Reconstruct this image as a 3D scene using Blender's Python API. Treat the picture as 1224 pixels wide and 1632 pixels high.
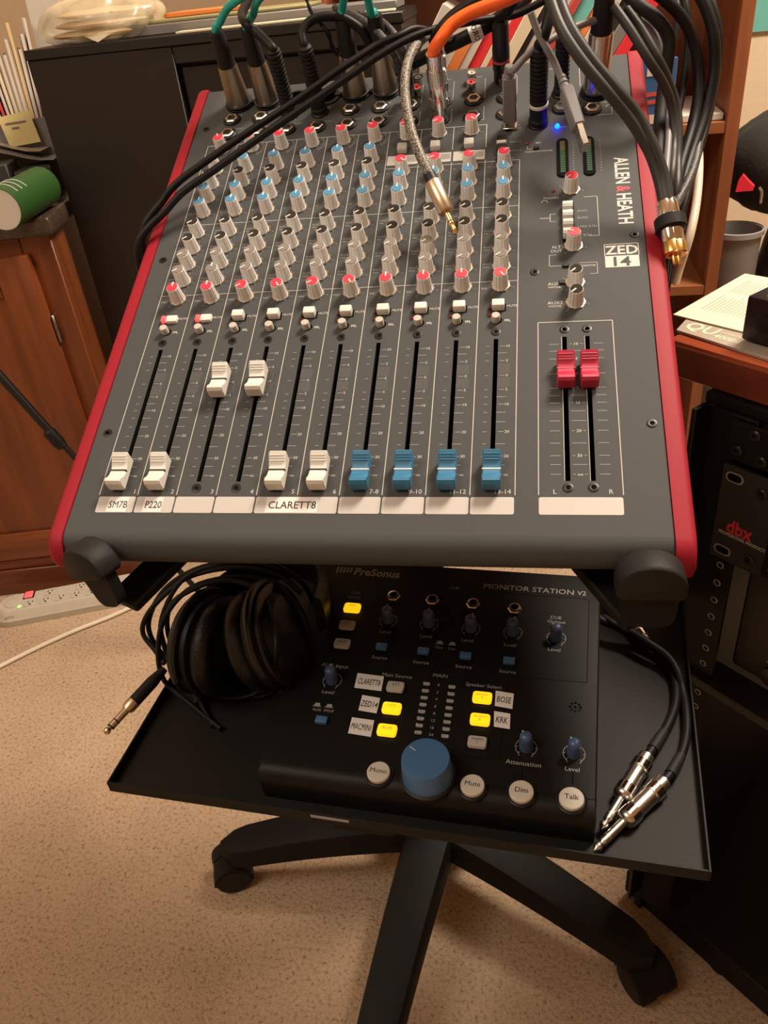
import bpy, bmesh, math, random
from mathutils import Vector as Vec, Matrix as Mat

random.seed(7)
for o in list(bpy.data.objects):
    bpy.data.objects.remove(o)
SC = bpy.context.scene
COL = SC.collection
R = math.radians

# ------------------------------------------------------------------ camera
# all lengths below are millimetres; the camera stands at (0, 0, CAMH) over the carpet
CAMH = 1030.0
FPX = 1280.0
RIGHT = Vec((0.9844667, 0.1471908, -0.0957088))
UP = Vec((-0.0048031, 0.56750212, 0.82335792))
FWD = Vec((-0.17550566, 0.81010876, -0.55939392))
cam_d = bpy.data.cameras.new('camera')
cam_d.sensor_fit = 'VERTICAL'
cam_d.sensor_height = 36.0
cam_d.lens = FPX / 1632.0 * 36.0
cam_d.clip_start = 0.02
cam = bpy.data.objects.new('camera', cam_d)
COL.objects.link(cam)
cm = Mat((RIGHT, UP, -FWD)).transposed().to_4x4()
cm.translation = Vec((0, 0, CAMH * .001))
cam.matrix_world = cm
SC.camera = cam

# ------------------------------------------------------------------ light and exposure
SC.view_settings.view_transform = 'Standard'
SC.view_settings.look = 'None'
SC.view_settings.gamma = 1.0
SC.view_settings.use_curve_mapping = False
SC.view_settings.exposure = 0.0
world = bpy.data.worlds.new('room_light')
SC.world = world
world.use_nodes = True
world.node_tree.nodes['Background'].inputs[0].default_value = (1.0, 0.78, 0.55, 1)
world.node_tree.nodes['Background'].inputs[1].default_value = 0.16


def area(name, loc, target, size, power, col):
    d = bpy.data.lights.new(name, 'AREA')
    d.shape = 'DISK'
    d.size = size
    d.energy = power
    d.color = col
    o = bpy.data.objects.new(name, d)
    COL.objects.link(o)
    o.location = Vec(loc) * .001
    o.rotation_euler = (Vec(target) - Vec(loc)).to_track_quat('-Z', 'Y').to_euler()
    return o


area('ceiling_lamp_or_fill', (760, 1200, 2450), (-150, 800, 500), 0.6, 76, (1.0, 0.85, 0.69))
area('ceiling_lamp_or_fill', (-1050, -200, 2500), (-400, 800, 400), 1.2, 34, (1.0, 0.88, 0.74))  # added soft fill for front faces and left carpet, no known fixture here

# ------------------------------------------------------------------ pixel rays to places (used to survey positions)


def ray(x, y):
    return RIGHT * ((x - 612) / FPX) - UP * ((y - 816) / FPX) + FWD


CAMP = Vec((0, 0, CAMH))


def wz(x, y, z):
    d = ray(x, y)
    return CAMP + d * ((z - CAMH) / d.z)


def wy(x, y, Y):
    d = ray(x, y)
    return CAMP + d * (Y / d.y)


MO = Vec((-277.26, 395.13, CAMH - 274.33))      # console face: origin, right, up the slope, outwards
MU = Vec((1, 0, 0))
MV = Vec((0, 0.90386445, 0.42781896))
MN = Vec((0, -0.42781896, 0.90386445))


def on_face(x, y, o, n, w):
    d = ray(x, y)
    return CAMP + d * (((o + n * w - CAMP).dot(n)) / d.dot(n))


def mp(x, y, w=0.0):
    return on_face(x, y, MO, MN, w)


def mq(u, v, w=0.0):
    return MO + MU * u + MV * v + MN * w


TRAY = CAMH - 490.0
SA = wz(951, 1280, TRAY + 30)                    # monitor controller face
SB = wz(957, 921, TRAY + 45)
SV = (SB - SA).normalized()
SU = Vec((math.cos(R(-4.45)), math.sin(R(-4.45)), 0))
SN = SU.cross(SV).normalized()
SV = SN.cross(SU).normalized()


def frame(o, x, y, z):
    m = Mat((x, y, z)).transposed().to_4x4()
    m.translation = o
    return m


FM = frame(MO, MU, MV, MN)
FS = frame(SA, SU, SV, SN)


def sq(x, y, w=0.0):
    p = on_face(x, y, SA, SN, w) - SA
    return p.dot(SU), p.dot(SV)


def zrot(o, deg):
    return Mat.Translation(Vec(o)) @ Mat.Rotation(R(deg), 4, 'Z')


def aim(o, d, roll=None):
    """matrix at o whose z axis runs along d"""
    z = Vec(d).normalized()
    ref = Vec(roll) if roll else (Vec((0, 0, 1)) if abs(z.z) < .95 else Vec((1, 0, 0)))
    x = ref.cross(z).normalized()
    y = z.cross(x)
    return frame(Vec(o), x, y, z)


# ------------------------------------------------------------------ materials
def mat(name, col, rough=.5, metal=0., var=.08, scale=60., bump=0., bscale=None, spec=None, emit=None, es=0., coat=0.):
    m = bpy.data.materials.new(name)
    m.use_nodes = True
    nt = m.node_tree
    b = nt.nodes['Principled BSDF']
    b.inputs['Roughness'].default_value = rough
    b.inputs['Metallic'].default_value = metal
    if spec is not None:
        b.inputs['Specular IOR Level'].default_value = spec
    if coat:
        b.inputs['Coat Weight'].default_value = coat
    tc = nt.nodes.new('ShaderNodeTexCoord')
    nz = nt.nodes.new('ShaderNodeTexNoise')
    nz.inputs['Scale'].default_value = scale
    nz.inputs['Detail'].default_value = 4
    nt.links.new(tc.outputs['Object'], nz.inputs['Vector'])
    mx = nt.nodes.new('ShaderNodeMix')
    mx.data_type = 'RGBA'
    mx.inputs[6].default_value = [c * (1 - var) for c in col] + [1]
    mx.inputs[7].default_value = [min(1, c * (1 + var)) for c in col] + [1]
    nt.links.new(nz.outputs['Fac'], mx.inputs[0])
    nt.links.new(mx.outputs[2], b.inputs['Base Color'])
    if bump:
        n2 = nt.nodes.new('ShaderNodeTexNoise')
        n2.inputs['Scale'].default_value = bscale or scale
        n2.inputs['Detail'].default_value = 5
        nt.links.new(tc.outputs['Object'], n2.inputs['Vector'])
        bp = nt.nodes.new('ShaderNodeBump')
        bp.inputs['Strength'].default_value = bump
        bp.inputs['Distance'].default_value = .002
        nt.links.new(n2.outputs['Fac'], bp.inputs['Height'])
        nt.links.new(bp.outputs['Normal'], b.inputs['Normal'])
    if emit:
        b.inputs['Emission Color'].default_value = list(emit) + [1]
        b.inputs['Emission Strength'].default_value = es
    return m


def s2l(r, g, b):
    f = lambda c: (c / 255 / 12.92) if c / 255 < .04045 else ((c / 255 + .055) / 1.055) ** 2.4
    return (f(r), f(g), f(b))


def wood(name, dark, light, axis='Z', scale=1., rough=.4, coat=.0):
    m = mat(name, light, rough, coat=coat)
    nt = m.node_tree
    b = nt.nodes['Principled BSDF']
    tc = nt.nodes.new('ShaderNodeTexCoord')
    mp_ = nt.nodes.new('ShaderNodeMapping')
    sc = {'X': (1.2, 14, 14), 'Y': (14, 1.2, 14), 'Z': (14, 14, 1.2)}[axis]
    mp_.inputs['Scale'].default_value = [s * scale for s in sc]
    nz = nt.nodes.new('ShaderNodeTexNoise')
    nz.inputs['Scale'].default_value = 2.2
    nz.inputs['Detail'].default_value = 9
    nz.inputs['Roughness'].default_value = .62
    nz.inputs['Distortion'].default_value = .5
    cr = nt.nodes.new('ShaderNodeValToRGB')
    cr.color_ramp.elements[0].position = .3
    cr.color_ramp.elements[0].color = list(dark) + [1]
    cr.color_ramp.elements[1].position = .72
    cr.color_ramp.elements[1].color = list(light) + [1]
    nt.links.new(tc.outputs['Object'], mp_.inputs['Vector'])
    nt.links.new(mp_.outputs[0], nz.inputs['Vector'])
    nt.links.new(nz.outputs['Fac'], cr.inputs[0])
    nt.links.new(cr.outputs[0], b.inputs['Base Color'])
    return m


def braid(name, a, c, scale=900):
    m = mat(name, a, .55)
    nt = m.node_tree
    b = nt.nodes['Principled BSDF']
    tc = nt.nodes.new('ShaderNodeTexCoord')
    vo = nt.nodes.new('ShaderNodeTexVoronoi')
    vo.inputs['Scale'].default_value = scale
    cr = nt.nodes.new('ShaderNodeValToRGB')
    cr.color_ramp.elements[0].position = .25
    cr.color_ramp.elements[0].color = list(c) + [1]
    cr.color_ramp.elements[1].position = .6
    cr.color_ramp.elements[1].color = list(a) + [1]
    nt.links.new(tc.outputs['Object'], vo.inputs['Vector'])
    nt.links.new(vo.outputs['Distance'], cr.inputs[0])
    nt.links.new(cr.outputs[0], b.inputs['Base Color'])
    return m


def carpet_mat():
    m = mat('carpet', (.5, .36, .25), .95, spec=.1)
    nt = m.node_tree
    b = nt.nodes['Principled BSDF']
    tc = nt.nodes.new('ShaderNodeTexCoord')
    n1 = nt.nodes.new('ShaderNodeTexNoise')
    n1.inputs['Scale'].default_value = 190
    n1.inputs['Detail'].default_value = 6
    n1.inputs['Roughness'].default_value = .7
    n2 = nt.nodes.new('ShaderNodeTexNoise')
    n2.inputs['Scale'].default_value = 9
    n2.inputs['Detail'].default_value = 3
    for n in (n1, n2):
        nt.links.new(tc.outputs['Object'], n.inputs['Vector'])
    cr = nt.nodes.new('ShaderNodeValToRGB')
    e = cr.color_ramp.elements
    e[0].position, e[0].color = .32, (.24, .155, .10, 1)
    e[1].position, e[1].color = .56, (.80, .58, .40, 1)
    x = e.new(.43)
    x.color = (.68, .475, .31, 1)
    nt.links.new(n1.outputs['Fac'], cr.inputs[0])
    mx = nt.nodes.new('ShaderNodeMix')
    mx.data_type = 'RGBA'
    mx.blend_type = 'MULTIPLY'
    mx.inputs[0].default_value = .35
    nt.links.new(cr.outputs[0], mx.inputs[6])
    nt.links.new(n2.outputs['Fac'], mx.inputs[7])
    nt.links.new(mx.outputs[2], b.inputs['Base Color'])
    bp = nt.nodes.new('ShaderNodeBump')
    bp.inputs['Strength'].default_value = 1.0
    bp.inputs['Distance'].default_value = .006
    nt.links.new(n1.outputs['Fac'], bp.inputs['Height'])
    nt.links.new(bp.outputs['Normal'], b.inputs['Normal'])
    return m


K = {
    'carpet': carpet_mat(),
    'wall': mat('wall_paint', (.80, .66, .47), .8, bump=.15, bscale=300),
    'panel': mat('grey_panel', (.056, .059, .060), .66, var=.05, scale=900, bump=.03, bscale=1800, spec=.22),
    'red': mat('red_side', (.27, .008, .020), .6, var=.04, bump=.04, bscale=1500, spec=.25),
    'ink': mat('white_ink', (.50, .48, .44), .6),
    'inkred': mat('red_ink', (.5, .02, .04), .6),
    'inkblack': mat('black_ink', (.012, .012, .012), .6),
    'inkgrey': mat('grey_ink', (.30, .29, .28), .6),
    'knob': mat('grey_knob', (.72, .71, .70), .45, var=.03),
    'cred': mat('red_cap', (.72, .035, .07), .45),
    'cblue': mat('blue_cap', (.06, .22, .38), .45),
    'cblack': mat('black_cap', (.030, .026, .022), .8, spec=.1),
    'cgrey': mat('grey_cap', (.20, .185, .165), .75, spec=.15),
    'white': mat('white_plastic', (.66, .64, .59), .45, var=.02),
    'fblue': mat('blue_fader', (.03, .16, .30), .42, var=.03),
    'fred': mat('crimson_fader', (.42, .018, .06), .42, var=.03),
    'grey': mat('mid_grey_plastic', (.30, .29, .28), .45),
    'lgrey': mat('light_grey_plastic', (.45, .43, .40), .45),
    'tag': mat('write_on_strip', (.46, .44, .42), .5, var=.02),
    'tag2': mat('sticker_paper', (.68, .65, .63), .55, var=.02),
    'black': mat('black_plastic', (.006, .0055, .0055), .5, spec=.3),
    'blacks': mat('black_satin', (.007, .0065, .006), .38, spec=.4),
    'rubber': mat('black_rubber', (.008, .0075, .0075), .62, bump=.1, bscale=800, spec=.3),
    'hole': mat('dark_hole', (.003, .003, .003), .9, spec=.1),
    'steel': mat('nickel', (.60, .56, .50), .27, 1.),
    'nickel': mat('brushed_nickel', (.30, .26, .21), .34, 1., bump=.05, bscale=900),
    'chrome': mat('chrome', (.72, .68, .66), .10, 1.),
    'gold': mat('gold', (.80, .55, .20), .22, 1.),
    'champ': mat('champagne_metal', (.55, .45, .32), .38, 1.),
    'cable': mat('black_cable', (.005, .0046, .0048), .5, spec=.22),
    'gcable': mat('grey_cable', (.024, .023, .021), .48, spec=.35),
    'pgrey': mat('usb_grey', (.17, .165, .17), .5),
    'teal': mat('teal_cable', (.01, .33, .30), .35),
    'orange': mat('orange_cable', (.95, .13, .012), .4),
    'braid': braid('braided_cable', (.03, .028, .024), (.36, .31, .24)),
    'braidk': braid('dark_braided_cable', (.008, .008, .008), (.10, .10, .10)),
    'wcable': mat('white_cable', (.66, .58, .46), .5),
    'led_r': mat('red_led', (.26, .010, .012), .3),
    'led_ron': mat('red_led_lit', (.8, .05, .05), .3, emit=(1, .08, .08), es=1.4),
    'led_b': mat('blue_led_lit', (.02, .1, 1), .3, emit=(.0, .010, 1), es=70.),
    'led_g': mat('green_segment', (.018, .065, .028), .3, emit=(.05, .5, .15), es=.02),
    'led_y': mat('amber_segment', (.09, .07, .025), .3),
    'led_gon': mat('green_led_lit', (.2, 1, .1), .3, emit=(.25, 1, .1), es=2.0),
    'lit': mat('lit_yellow', (1, .62, .02), .4, emit=(1, .50, .005), es=1.15),
    'msbody': mat('black_metal_face', (.0042, .0038, .0032), .5, var=.1, scale=1500, bump=.05, bscale=2500, spec=.2),
    'msblue': mat('navy_knob', (.045, .075, .17), .42),
    'bigblue': mat('blue_aluminium', (.045, .125, .27), .42),
    'btnblue': mat('blue_button', (.05, .14, .30), .4),
    'btngrey': mat('grey_button', (.42, .39, .36), .5),
    'btnround': mat('pale_button', (.52, .49, .43), .5),
    'tray': mat('black_powder_coat', (.008, .0072, .006), .55, bump=.08, bscale=1600, var=.1, spec=.2),
    'base': mat('textured_black_nylon', (.0045, .0042, .0038), .6, bump=.15, bscale=900, spec=.2),
    'hp': mat('headphone_black', (.0035, .0035, .0035), .5, spec=.28),
    'leather': mat('leatherette', (.0035, .0033, .0033), .42, bump=.3, bscale=500, spec=.35),
    'espresso': wood('espresso_wood', (.0045, .0027, .0026), (.008, .005, .0047), 'X', .8, .5),
    'cherry': wood('cherry_wood', (.085, .020, .006), (.24, .066, .018), 'Z', .7, .35),
    'cherryx': wood('cherry_wood_rail', (.085, .020, .006), (.24, .066, .018), 'X', .7, .35),
    'shelf': wood('bookshelf_wood', (.17, .052, .020), (.36, .125, .050), 'Z', .6, .4),
    'shelfx': wood('bookshelf_board', (.20, .068, .027), (.42, .16, .065), 'X', .6, .4),
    'desk': wood('desk_cherry', (.17, .030, .010), (.30, .062, .022), 'X', .7, .28),
    'desk_d': wood('desk_cherry_edge', (.10, .018, .008), (.16, .032, .013), 'X', .7, .35),
    'granite': mat('brown_granite', (.055, .038, .026), .25, var=.7, scale=120),
    'paper': mat('white_paper', (.60, .55, .48), .7, var=.02),
    'cream': mat('cream_paper', (.72, .62, .44), .7, var=.02),
    'yellow': mat('yellow_note', (.68, .56, .26), .7),
    'manila': mat('manila_card', (.66, .50, .27), .7),
    'redpaper': mat('red_card', (.50, .06, .05), .6),
    'redpaper_d': mat('dark_red_lens', (.06, .006, .007), .3),
    'crimson': mat('bright_red_card', (.75, .03, .04), .5),
    'orangep': mat('orange_folder', (.75, .22, .05), .6),
    'greenp': mat('green_card', (.02, .072, .012), .5),
    'bluep': mat('blue_card', (.03, .10, .26), .5),
    'tealp': mat('teal_card', (.16, .52, .47), .6),
    'greyp': mat('grey_card', (.20, .19, .18), .5),
    'dkbook': mat('dark_cover', (.03, .03, .028), .5),
    'olive': mat('olive_card', (.30, .27, .12), .6),
    'silver': mat('silver_print', (.34, .29, .24), .35),
    'bread': mat('bread', (.62, .42, .22), .7, var=.2, scale=40),
    'cloth': mat('black_fabric', (.022, .020, .018), .9, bump=.4, bscale=120, var=.3, scale=30),
    'redcloth': mat('red_fabric', (.8, .02, .05), .7),
    'strip': mat('beige_plastic', (.46, .41, .33), .45),
    'rack': mat('rack_black', (.003, .003, .003), .55, spec=.25),
    'rackpanel': mat('dark_grey_panel', (.016, .0155, .0155), .5, bump=.05, bscale=1500),
    'dkpanel': mat('brown_black_panel', (.012, .009, .008), .5),
    'window': mat('meter_window', (.02, .014, .010), .2),
}
bag = bpy.data.materials.new('clear_bag')
bag.use_nodes = True
_b = bag.node_tree.nodes['Principled BSDF']
_b.inputs['Base Color'].default_value = (.82, .72, .50, 1)
_b.inputs['Roughness'].default_value = .22
_b.inputs['Alpha'].default_value = .42
K['bag'] = bag


# ------------------------------------------------------------------ geometry collector
_tc = {}


def text_geo(s, bold=0.):
    k = (s, bold)
    if k not in _tc:
        cu = bpy.data.curves.new('t', 'FONT')
        cu.body = s
        cu.size = 1.0
        cu.resolution_u = 2
        cu.offset = 0. if 'M' in s else bold
        ob = bpy.data.objects.new('t', cu)
        me = ob.to_mesh()
        vs = [v.co.copy() for v in me.vertices]
        fs = [tuple(p.vertices) for p in me.polygons]
        ob.to_mesh_clear()
        bpy.data.objects.remove(ob)
        bpy.data.curves.remove(cu)
        _tc[k] = (vs, fs)
    return _tc[k]


class G:
    def __init__(s):
        s.V, s.F = [], []

    def add(s, vs, fs, m=None):
        n = len(s.V)
        s.V += [m @ Vec(v) for v in vs] if m is not None else [Vec(v) for v in vs]
        s.F += [tuple(i + n for i in f) for f in fs]
        return s

    def box(s, x0, x1, y0, y1, z0, z1, bev=0., m=None, seg=1):
        bm = bmesh.new()
        bmesh.ops.create_cube(bm, size=1)
        for v in bm.verts:
            v.co = Vec(((x0 + x1) / 2 + v.co.x * (x1 - x0), (y0 + y1) / 2 + v.co.y * (y1 - y0), (z0 + z1) / 2 + v.co.z * (z1 - z0)))
        if bev:
            bmesh.ops.bevel(bm, geom=list(bm.edges), offset=bev, segments=seg, affect='EDGES', profile=.5)
        bm.verts.index_update()
        s.add([v.co.copy() for v in bm.verts], [tuple(v.index for v in f.verts) for f in bm.faces], m)
        bm.free()
        return s

    def rect(s, x0, x1, y0, y1, z=0., m=None):
        return s.add([(x0, y0, z), (x1, y0, z), (x1, y1, z), (x0, y1, z)], [(0, 1, 2, 3)], m)

    def lathe(s, prof, n=24, m=None, flute=0., close=True):
        vs, fs = [], []
        for r, z in prof:
            for i in range(n):
                a = 2 * math.pi * i / n
                rr = r * (1 - flute * (i % 4 == 0)) if r > 0 else 0
                vs.append((rr * math.cos(a), rr * math.sin(a), z))
        for k in range(len(prof) - 1):
            for i in range(n):
                j = (i + 1) % n
                fs.append((k * n + i, k * n + j, (k + 1) * n + j, (k + 1) * n + i))
        if close:
            if prof[0][0] > 0:
                fs.append(tuple(range(n - 1, -1, -1)))
            if prof[-1][0] > 0:
                b = (len(prof) - 1) * n
                fs.append(tuple(range(b, b + n)))
        return s.add(vs, fs, m)

    def prism(s, out, z0, z1, m=None, inset=0.):
        """outline (counter clockwise) extruded; inset chamfers the top edge"""
        n = len(out)
        c = Vec((sum(p[0] for p in out) / n, sum(p[1] for p in out) / n))
        vs = [(x, y, z0) for x, y in out]
        if inset:
            vs += [(x, y, z1 - inset) for x, y in out]
            for x, y in out:
                d = Vec((x, y)) - c
                q = c + d * max(0, 1 - inset / max(d.length, 1e-6))
                vs.append((q.x, q.y, z1))
        else:
            vs += [(x, y, z1) for x, y in out]
        L = len(vs) // n
        fs = [tuple(range(n - 1, -1, -1)), tuple(range((L - 1) * n, L * n))]
        for k in range(L - 1):
            for i in range(n):
                j = (i + 1) % n
                fs.append((k * n + i, k * n + j, (k + 1) * n + j, (k + 1) * n + i))
        return s.add(vs, fs, m)

    def tube(s, pts, r, n=8, sub=5, m=None):
        P = smooth_path(pts, sub)
        L = len(P)
        rr = r if callable(r) else (lambda t: r)
        vs, fs = [], []
        nrm = None
        for i, p in enumerate(P):
            t = (P[min(i + 1, L - 1)] - P[max(i - 1, 0)]).normalized()
            if nrm is None:
                nrm = t.orthogonal().normalized()
            else:
                nrm = (nrm - t * nrm.dot(t)).normalized()
            b = t.cross(nrm)
            q = rr(i / (L - 1))
            for k in range(n):
                a = 2 * math.pi * k / n
                vs.append(p + nrm * (math.cos(a) * q) + b * (math.sin(a) * q))
        for i in range(L - 1):
            for k in range(n):
                j = (k + 1) % n
                fs.append((i * n + k, i * n + j, (i + 1) * n + j, (i + 1) * n + k))
        fs.append(tuple(range(n - 1, -1, -1)))
        fs.append(tuple(range((L - 1) * n, L * n)))
        return s.add(vs, fs, m)

    def text(s, t, x, y, size, z=.15, al='c', xs=1., rot=0., bold=0., m=None):
        vs, fs = text_geo(t, bold)
        if not vs:
            return s
        x0, x1 = min(v.x for v in vs), max(v.x for v in vs)
        off = {'c': -(x0 + x1) / 2, 'l': -x0, 'r': -x1}[al]
        ca, sa = math.cos(R(rot)), math.sin(R(rot))
        o = []
        for v in vs:
            a, b = (v.x + off) * size * xs, (v.y - .35) * size
            o.append((x + a * ca - b * sa, y + a * sa + b * ca, z))
        return s.add(o, fs, m)

    def line(s, x0, y0, x1, y1, w=.5, z=.12, m=None):
        d = Vec((x1 - x0, y1 - y0)).normalized()
        nx, ny = -d.y * w / 2, d.x * w / 2
        return s.add([(x0 - nx, y0 - ny, z), (x1 - nx, y1 - ny, z), (x1 + nx, y1 + ny, z), (x0 + nx, y0 + ny, z)], [(0, 1, 2, 3)], m)

    def mesh(s, material, sharp=38, name='m'):
        me = bpy.data.meshes.new(name)
        me.from_pydata([v * .001 for v in s.V], [], s.F)
        me.polygons.foreach_set('use_smooth', [True] * len(me.polygons))
        me.update()
        me.set_sharp_from_angle(angle=R(sharp))
        me.materials.append(K[material])
        return me


def smooth_path(pts, sub):
    P = [Vec(p) for p in pts]
    if len(P) < 3 or sub < 2:
        return P
    Q = [P[0] * 2 - P[1]] + P + [P[-1] * 2 - P[-2]]
    out = []
    for i in range(1, len(Q) - 2):
        a, b, c, d = Q[i - 1:i + 3]
        for k in range(sub):
            t = k / sub
            out.append(.5 * ((2 * b) + (c - a) * t + (2 * a - 5 * b + 4 * c - d) * t * t + (3 * b - a - 3 * c + d) * t ** 3))
    out.append(P[-1])
    return out


def arc(cx, cy, r, a0, a1, n=6):
    return [(cx + r * math.cos(R(a0 + (a1 - a0) * i / n)), cy + r * math.sin(R(a0 + (a1 - a0) * i / n))) for i in range(n + 1)]


def rrect(x0, x1, y0, y1, r, n=4):
    return arc(x1 - r, y1 - r, r, 0, 90, n) + arc(x0 + r, y1 - r, r, 90, 180, n) + arc(x0 + r, y0 + r, r, 180, 270, n) + arc(x1 - r, y0 + r, r, 270, 360, n)


def obj(name, me, parent=None, m=None, kind=None, label=None):
    o = bpy.data.objects.new(name, me)
    me.name = name
    COL.objects.link(o)
    o.parent = parent
    if m is not None:
        mm = m.copy()
        mm.translation = m.translation * .001
        o.matrix_basis = mm
    if kind:
        o['kind'] = kind
    if label:
        o['label'] = label
    return o


def tag(o, label, cat, group=None):
    o['label'] = label
    o['category'] = cat
    if group:
        o['group'] = group
    return o


def thing(name, label, cat, m=None, group=None):
    """an Empty at the thing's base that parents its parts (which are given in the frame m)"""
    o = bpy.data.objects.new(name, None)
    o.empty_display_size = .02
    COL.objects.link(o)
    if m is not None:
        mm = m.copy()
        mm.translation = m.translation * .001
        o.matrix_basis = mm
    return tag(o, label, cat, group)


def solo(name, g, material, label, cat, group=None, sharp=38):
    """a thing that is one mesh, given in world millimetres"""
    c = Vec((sum(v.x for v in g.V) / len(g.V), sum(v.y for v in g.V) / len(g.V), min(v.z for v in g.V)))
    g.V = [v - c for v in g.V]
    o = obj(name, g.mesh(material, sharp), None, Mat.Translation(c))
    return tag(o, label, cat, group)


def struct(name, g, material, parent=None):
    return obj(name, g.mesh(material), parent, None, 'structure')


def wpart(name, g, material, parent, base, label=None, sharp=38):
    """a part given in world millimetres, of a thing whose Empty stands unrotated at base"""
    g.V = [v - Vec(base) for v in g.V]
    return obj(name, g.mesh(material, sharp), parent, None, None, label)

# ================================================================== room shell
struct('floor', G().box(-3000, 2600, -2600, 2400, -40, 0), 'carpet')
struct('wall_back', G().box(-3000, 2600, 2300, 2400, 0, 2600), 'wall')
struct('wall_left', G().box(-3100, -3000, -2600, 2400, 0, 2600), 'wall')
struct('wall_right', G().box(2600, 2700, -2600, 2400, 0, 2600), 'wall')
struct('wall_front', G().box(-3000, 2600, -2700, -2600, 0, 2600), 'wall')
struct('ceiling', G().box(-3000, 2600, -2600, 2400, 2600, 2680), 'wall')

# ================================================================== mixing console
UL, UR, VB = -16.5, 359.0, 452.0
mixer = thing('mixing_console', 'grey fourteen-channel mixing console with red sides, sloping on the stand', 'mixer', FM)

slots = [(13.5 + 27 * i - .6, 23.5, 137.5) for i in range(10)] + [(301.2, 23.5, 137.5), (316.0, 23.5, 137.5)]
g = G()
g.rect(UL, UR, -14, 23.5)
g.rect(UL, UR, 137.5, VB)
x = UL
for (u, a, b) in slots:
    g.rect(x, u - 1.5, a, b)
    x = u + 1.5
g.rect(x, UR, 23.5, 137.5)
# rounded front edge that tucks under, bottom and back
prof = [(-14 - 13 * math.sin(R(t)), -13 + 13 * math.cos(R(t))) for t in range(0, 121, 10)] + [(-4, -46), (VB, -78), (VB, 0)]
vs, fs = [], []
for (v, w) in prof:
    vs += [(UL, v, w), (UR, v, w)]
for i in range(len(prof) - 1):
    fs.append((2 * i + 1, 2 * i, 2 * i + 2, 2 * i + 3))
g.add(vs, fs)
obj('panel', g.mesh('panel'), mixer)


def side(u0, u1, name='side_panel'):
    k = 16
    pf = [(-15 - k * math.sin(R(t)), -k + 1.2 + k * math.cos(R(t))) for t in range(0, 121, 12)] + [(-4, -50), (VB + 6, -84)]
    pf += [(VB + 6 - 6 + 6 * math.cos(R(t)), 1.2 - 6 + 6 * math.sin(R(t))) for t in (0, 30, 60, 90)]
    n = len(pf)
    cv, cw = 220, -30

    def ins(p, d):
        q = Vec((p[0] - cv, p[1] - cw))
        return (p[0] - math.copysign(min(d, abs(q.x)), q.x) * (1 if abs(q.x) > 205 else 0), p[1] - d * (1 if p[1] > -8 else 0))
    out = u0 if u0 < 0 else u1
    inn = u1 if u0 < 0 else u0
    s = -1 if u0 < 0 else 1
    rings = [(inn, 0), (out - s * 4, 0), (out - s * 1.2, 1.0), (out, 3.6)]
    vs, fs = [], []
    for (uu, d) in rings:
        vs += [(uu,) + ins(p, d) for p in pf]
    for k2 in range(len(rings) - 1):
        for i in range(n):
            j = (i + 1) % n
            fs.append((k2 * n + i, k2 * n + j, (k2 + 1) * n + j, (k2 + 1) * n + i))
    fs += [tuple(range(n)), tuple(range(3 * n, 4 * n))]
    obj(name, G().add(vs, fs).mesh('red', 50), mixer, None, None, 'red side panel')


side(-27.5, UL - .4)
side(UR + .4, 371.5)

ms_slot = None
for (u, a, b) in slots:
    if ms_slot is None:
        c = (b - a) / 2
        ms_slot = G().add([(-1.5, -c, 0), (1.5, -c, 0), (1.5, c, 0), (-1.5, c, 0), (-1.5, -c, -9), (1.5, -c, -9), (1.5, c, -9), (-1.5, c, -9)],
                          [(4, 5, 6, 7), (0, 1, 5, 4), (1, 2, 6, 5), (2, 3, 7, 6), (3, 0, 4, 7)]).mesh('hole')
    obj('fader_slot', ms_slot, mixer, Mat.Translation((u, (a + b) / 2, -.05)))

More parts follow.
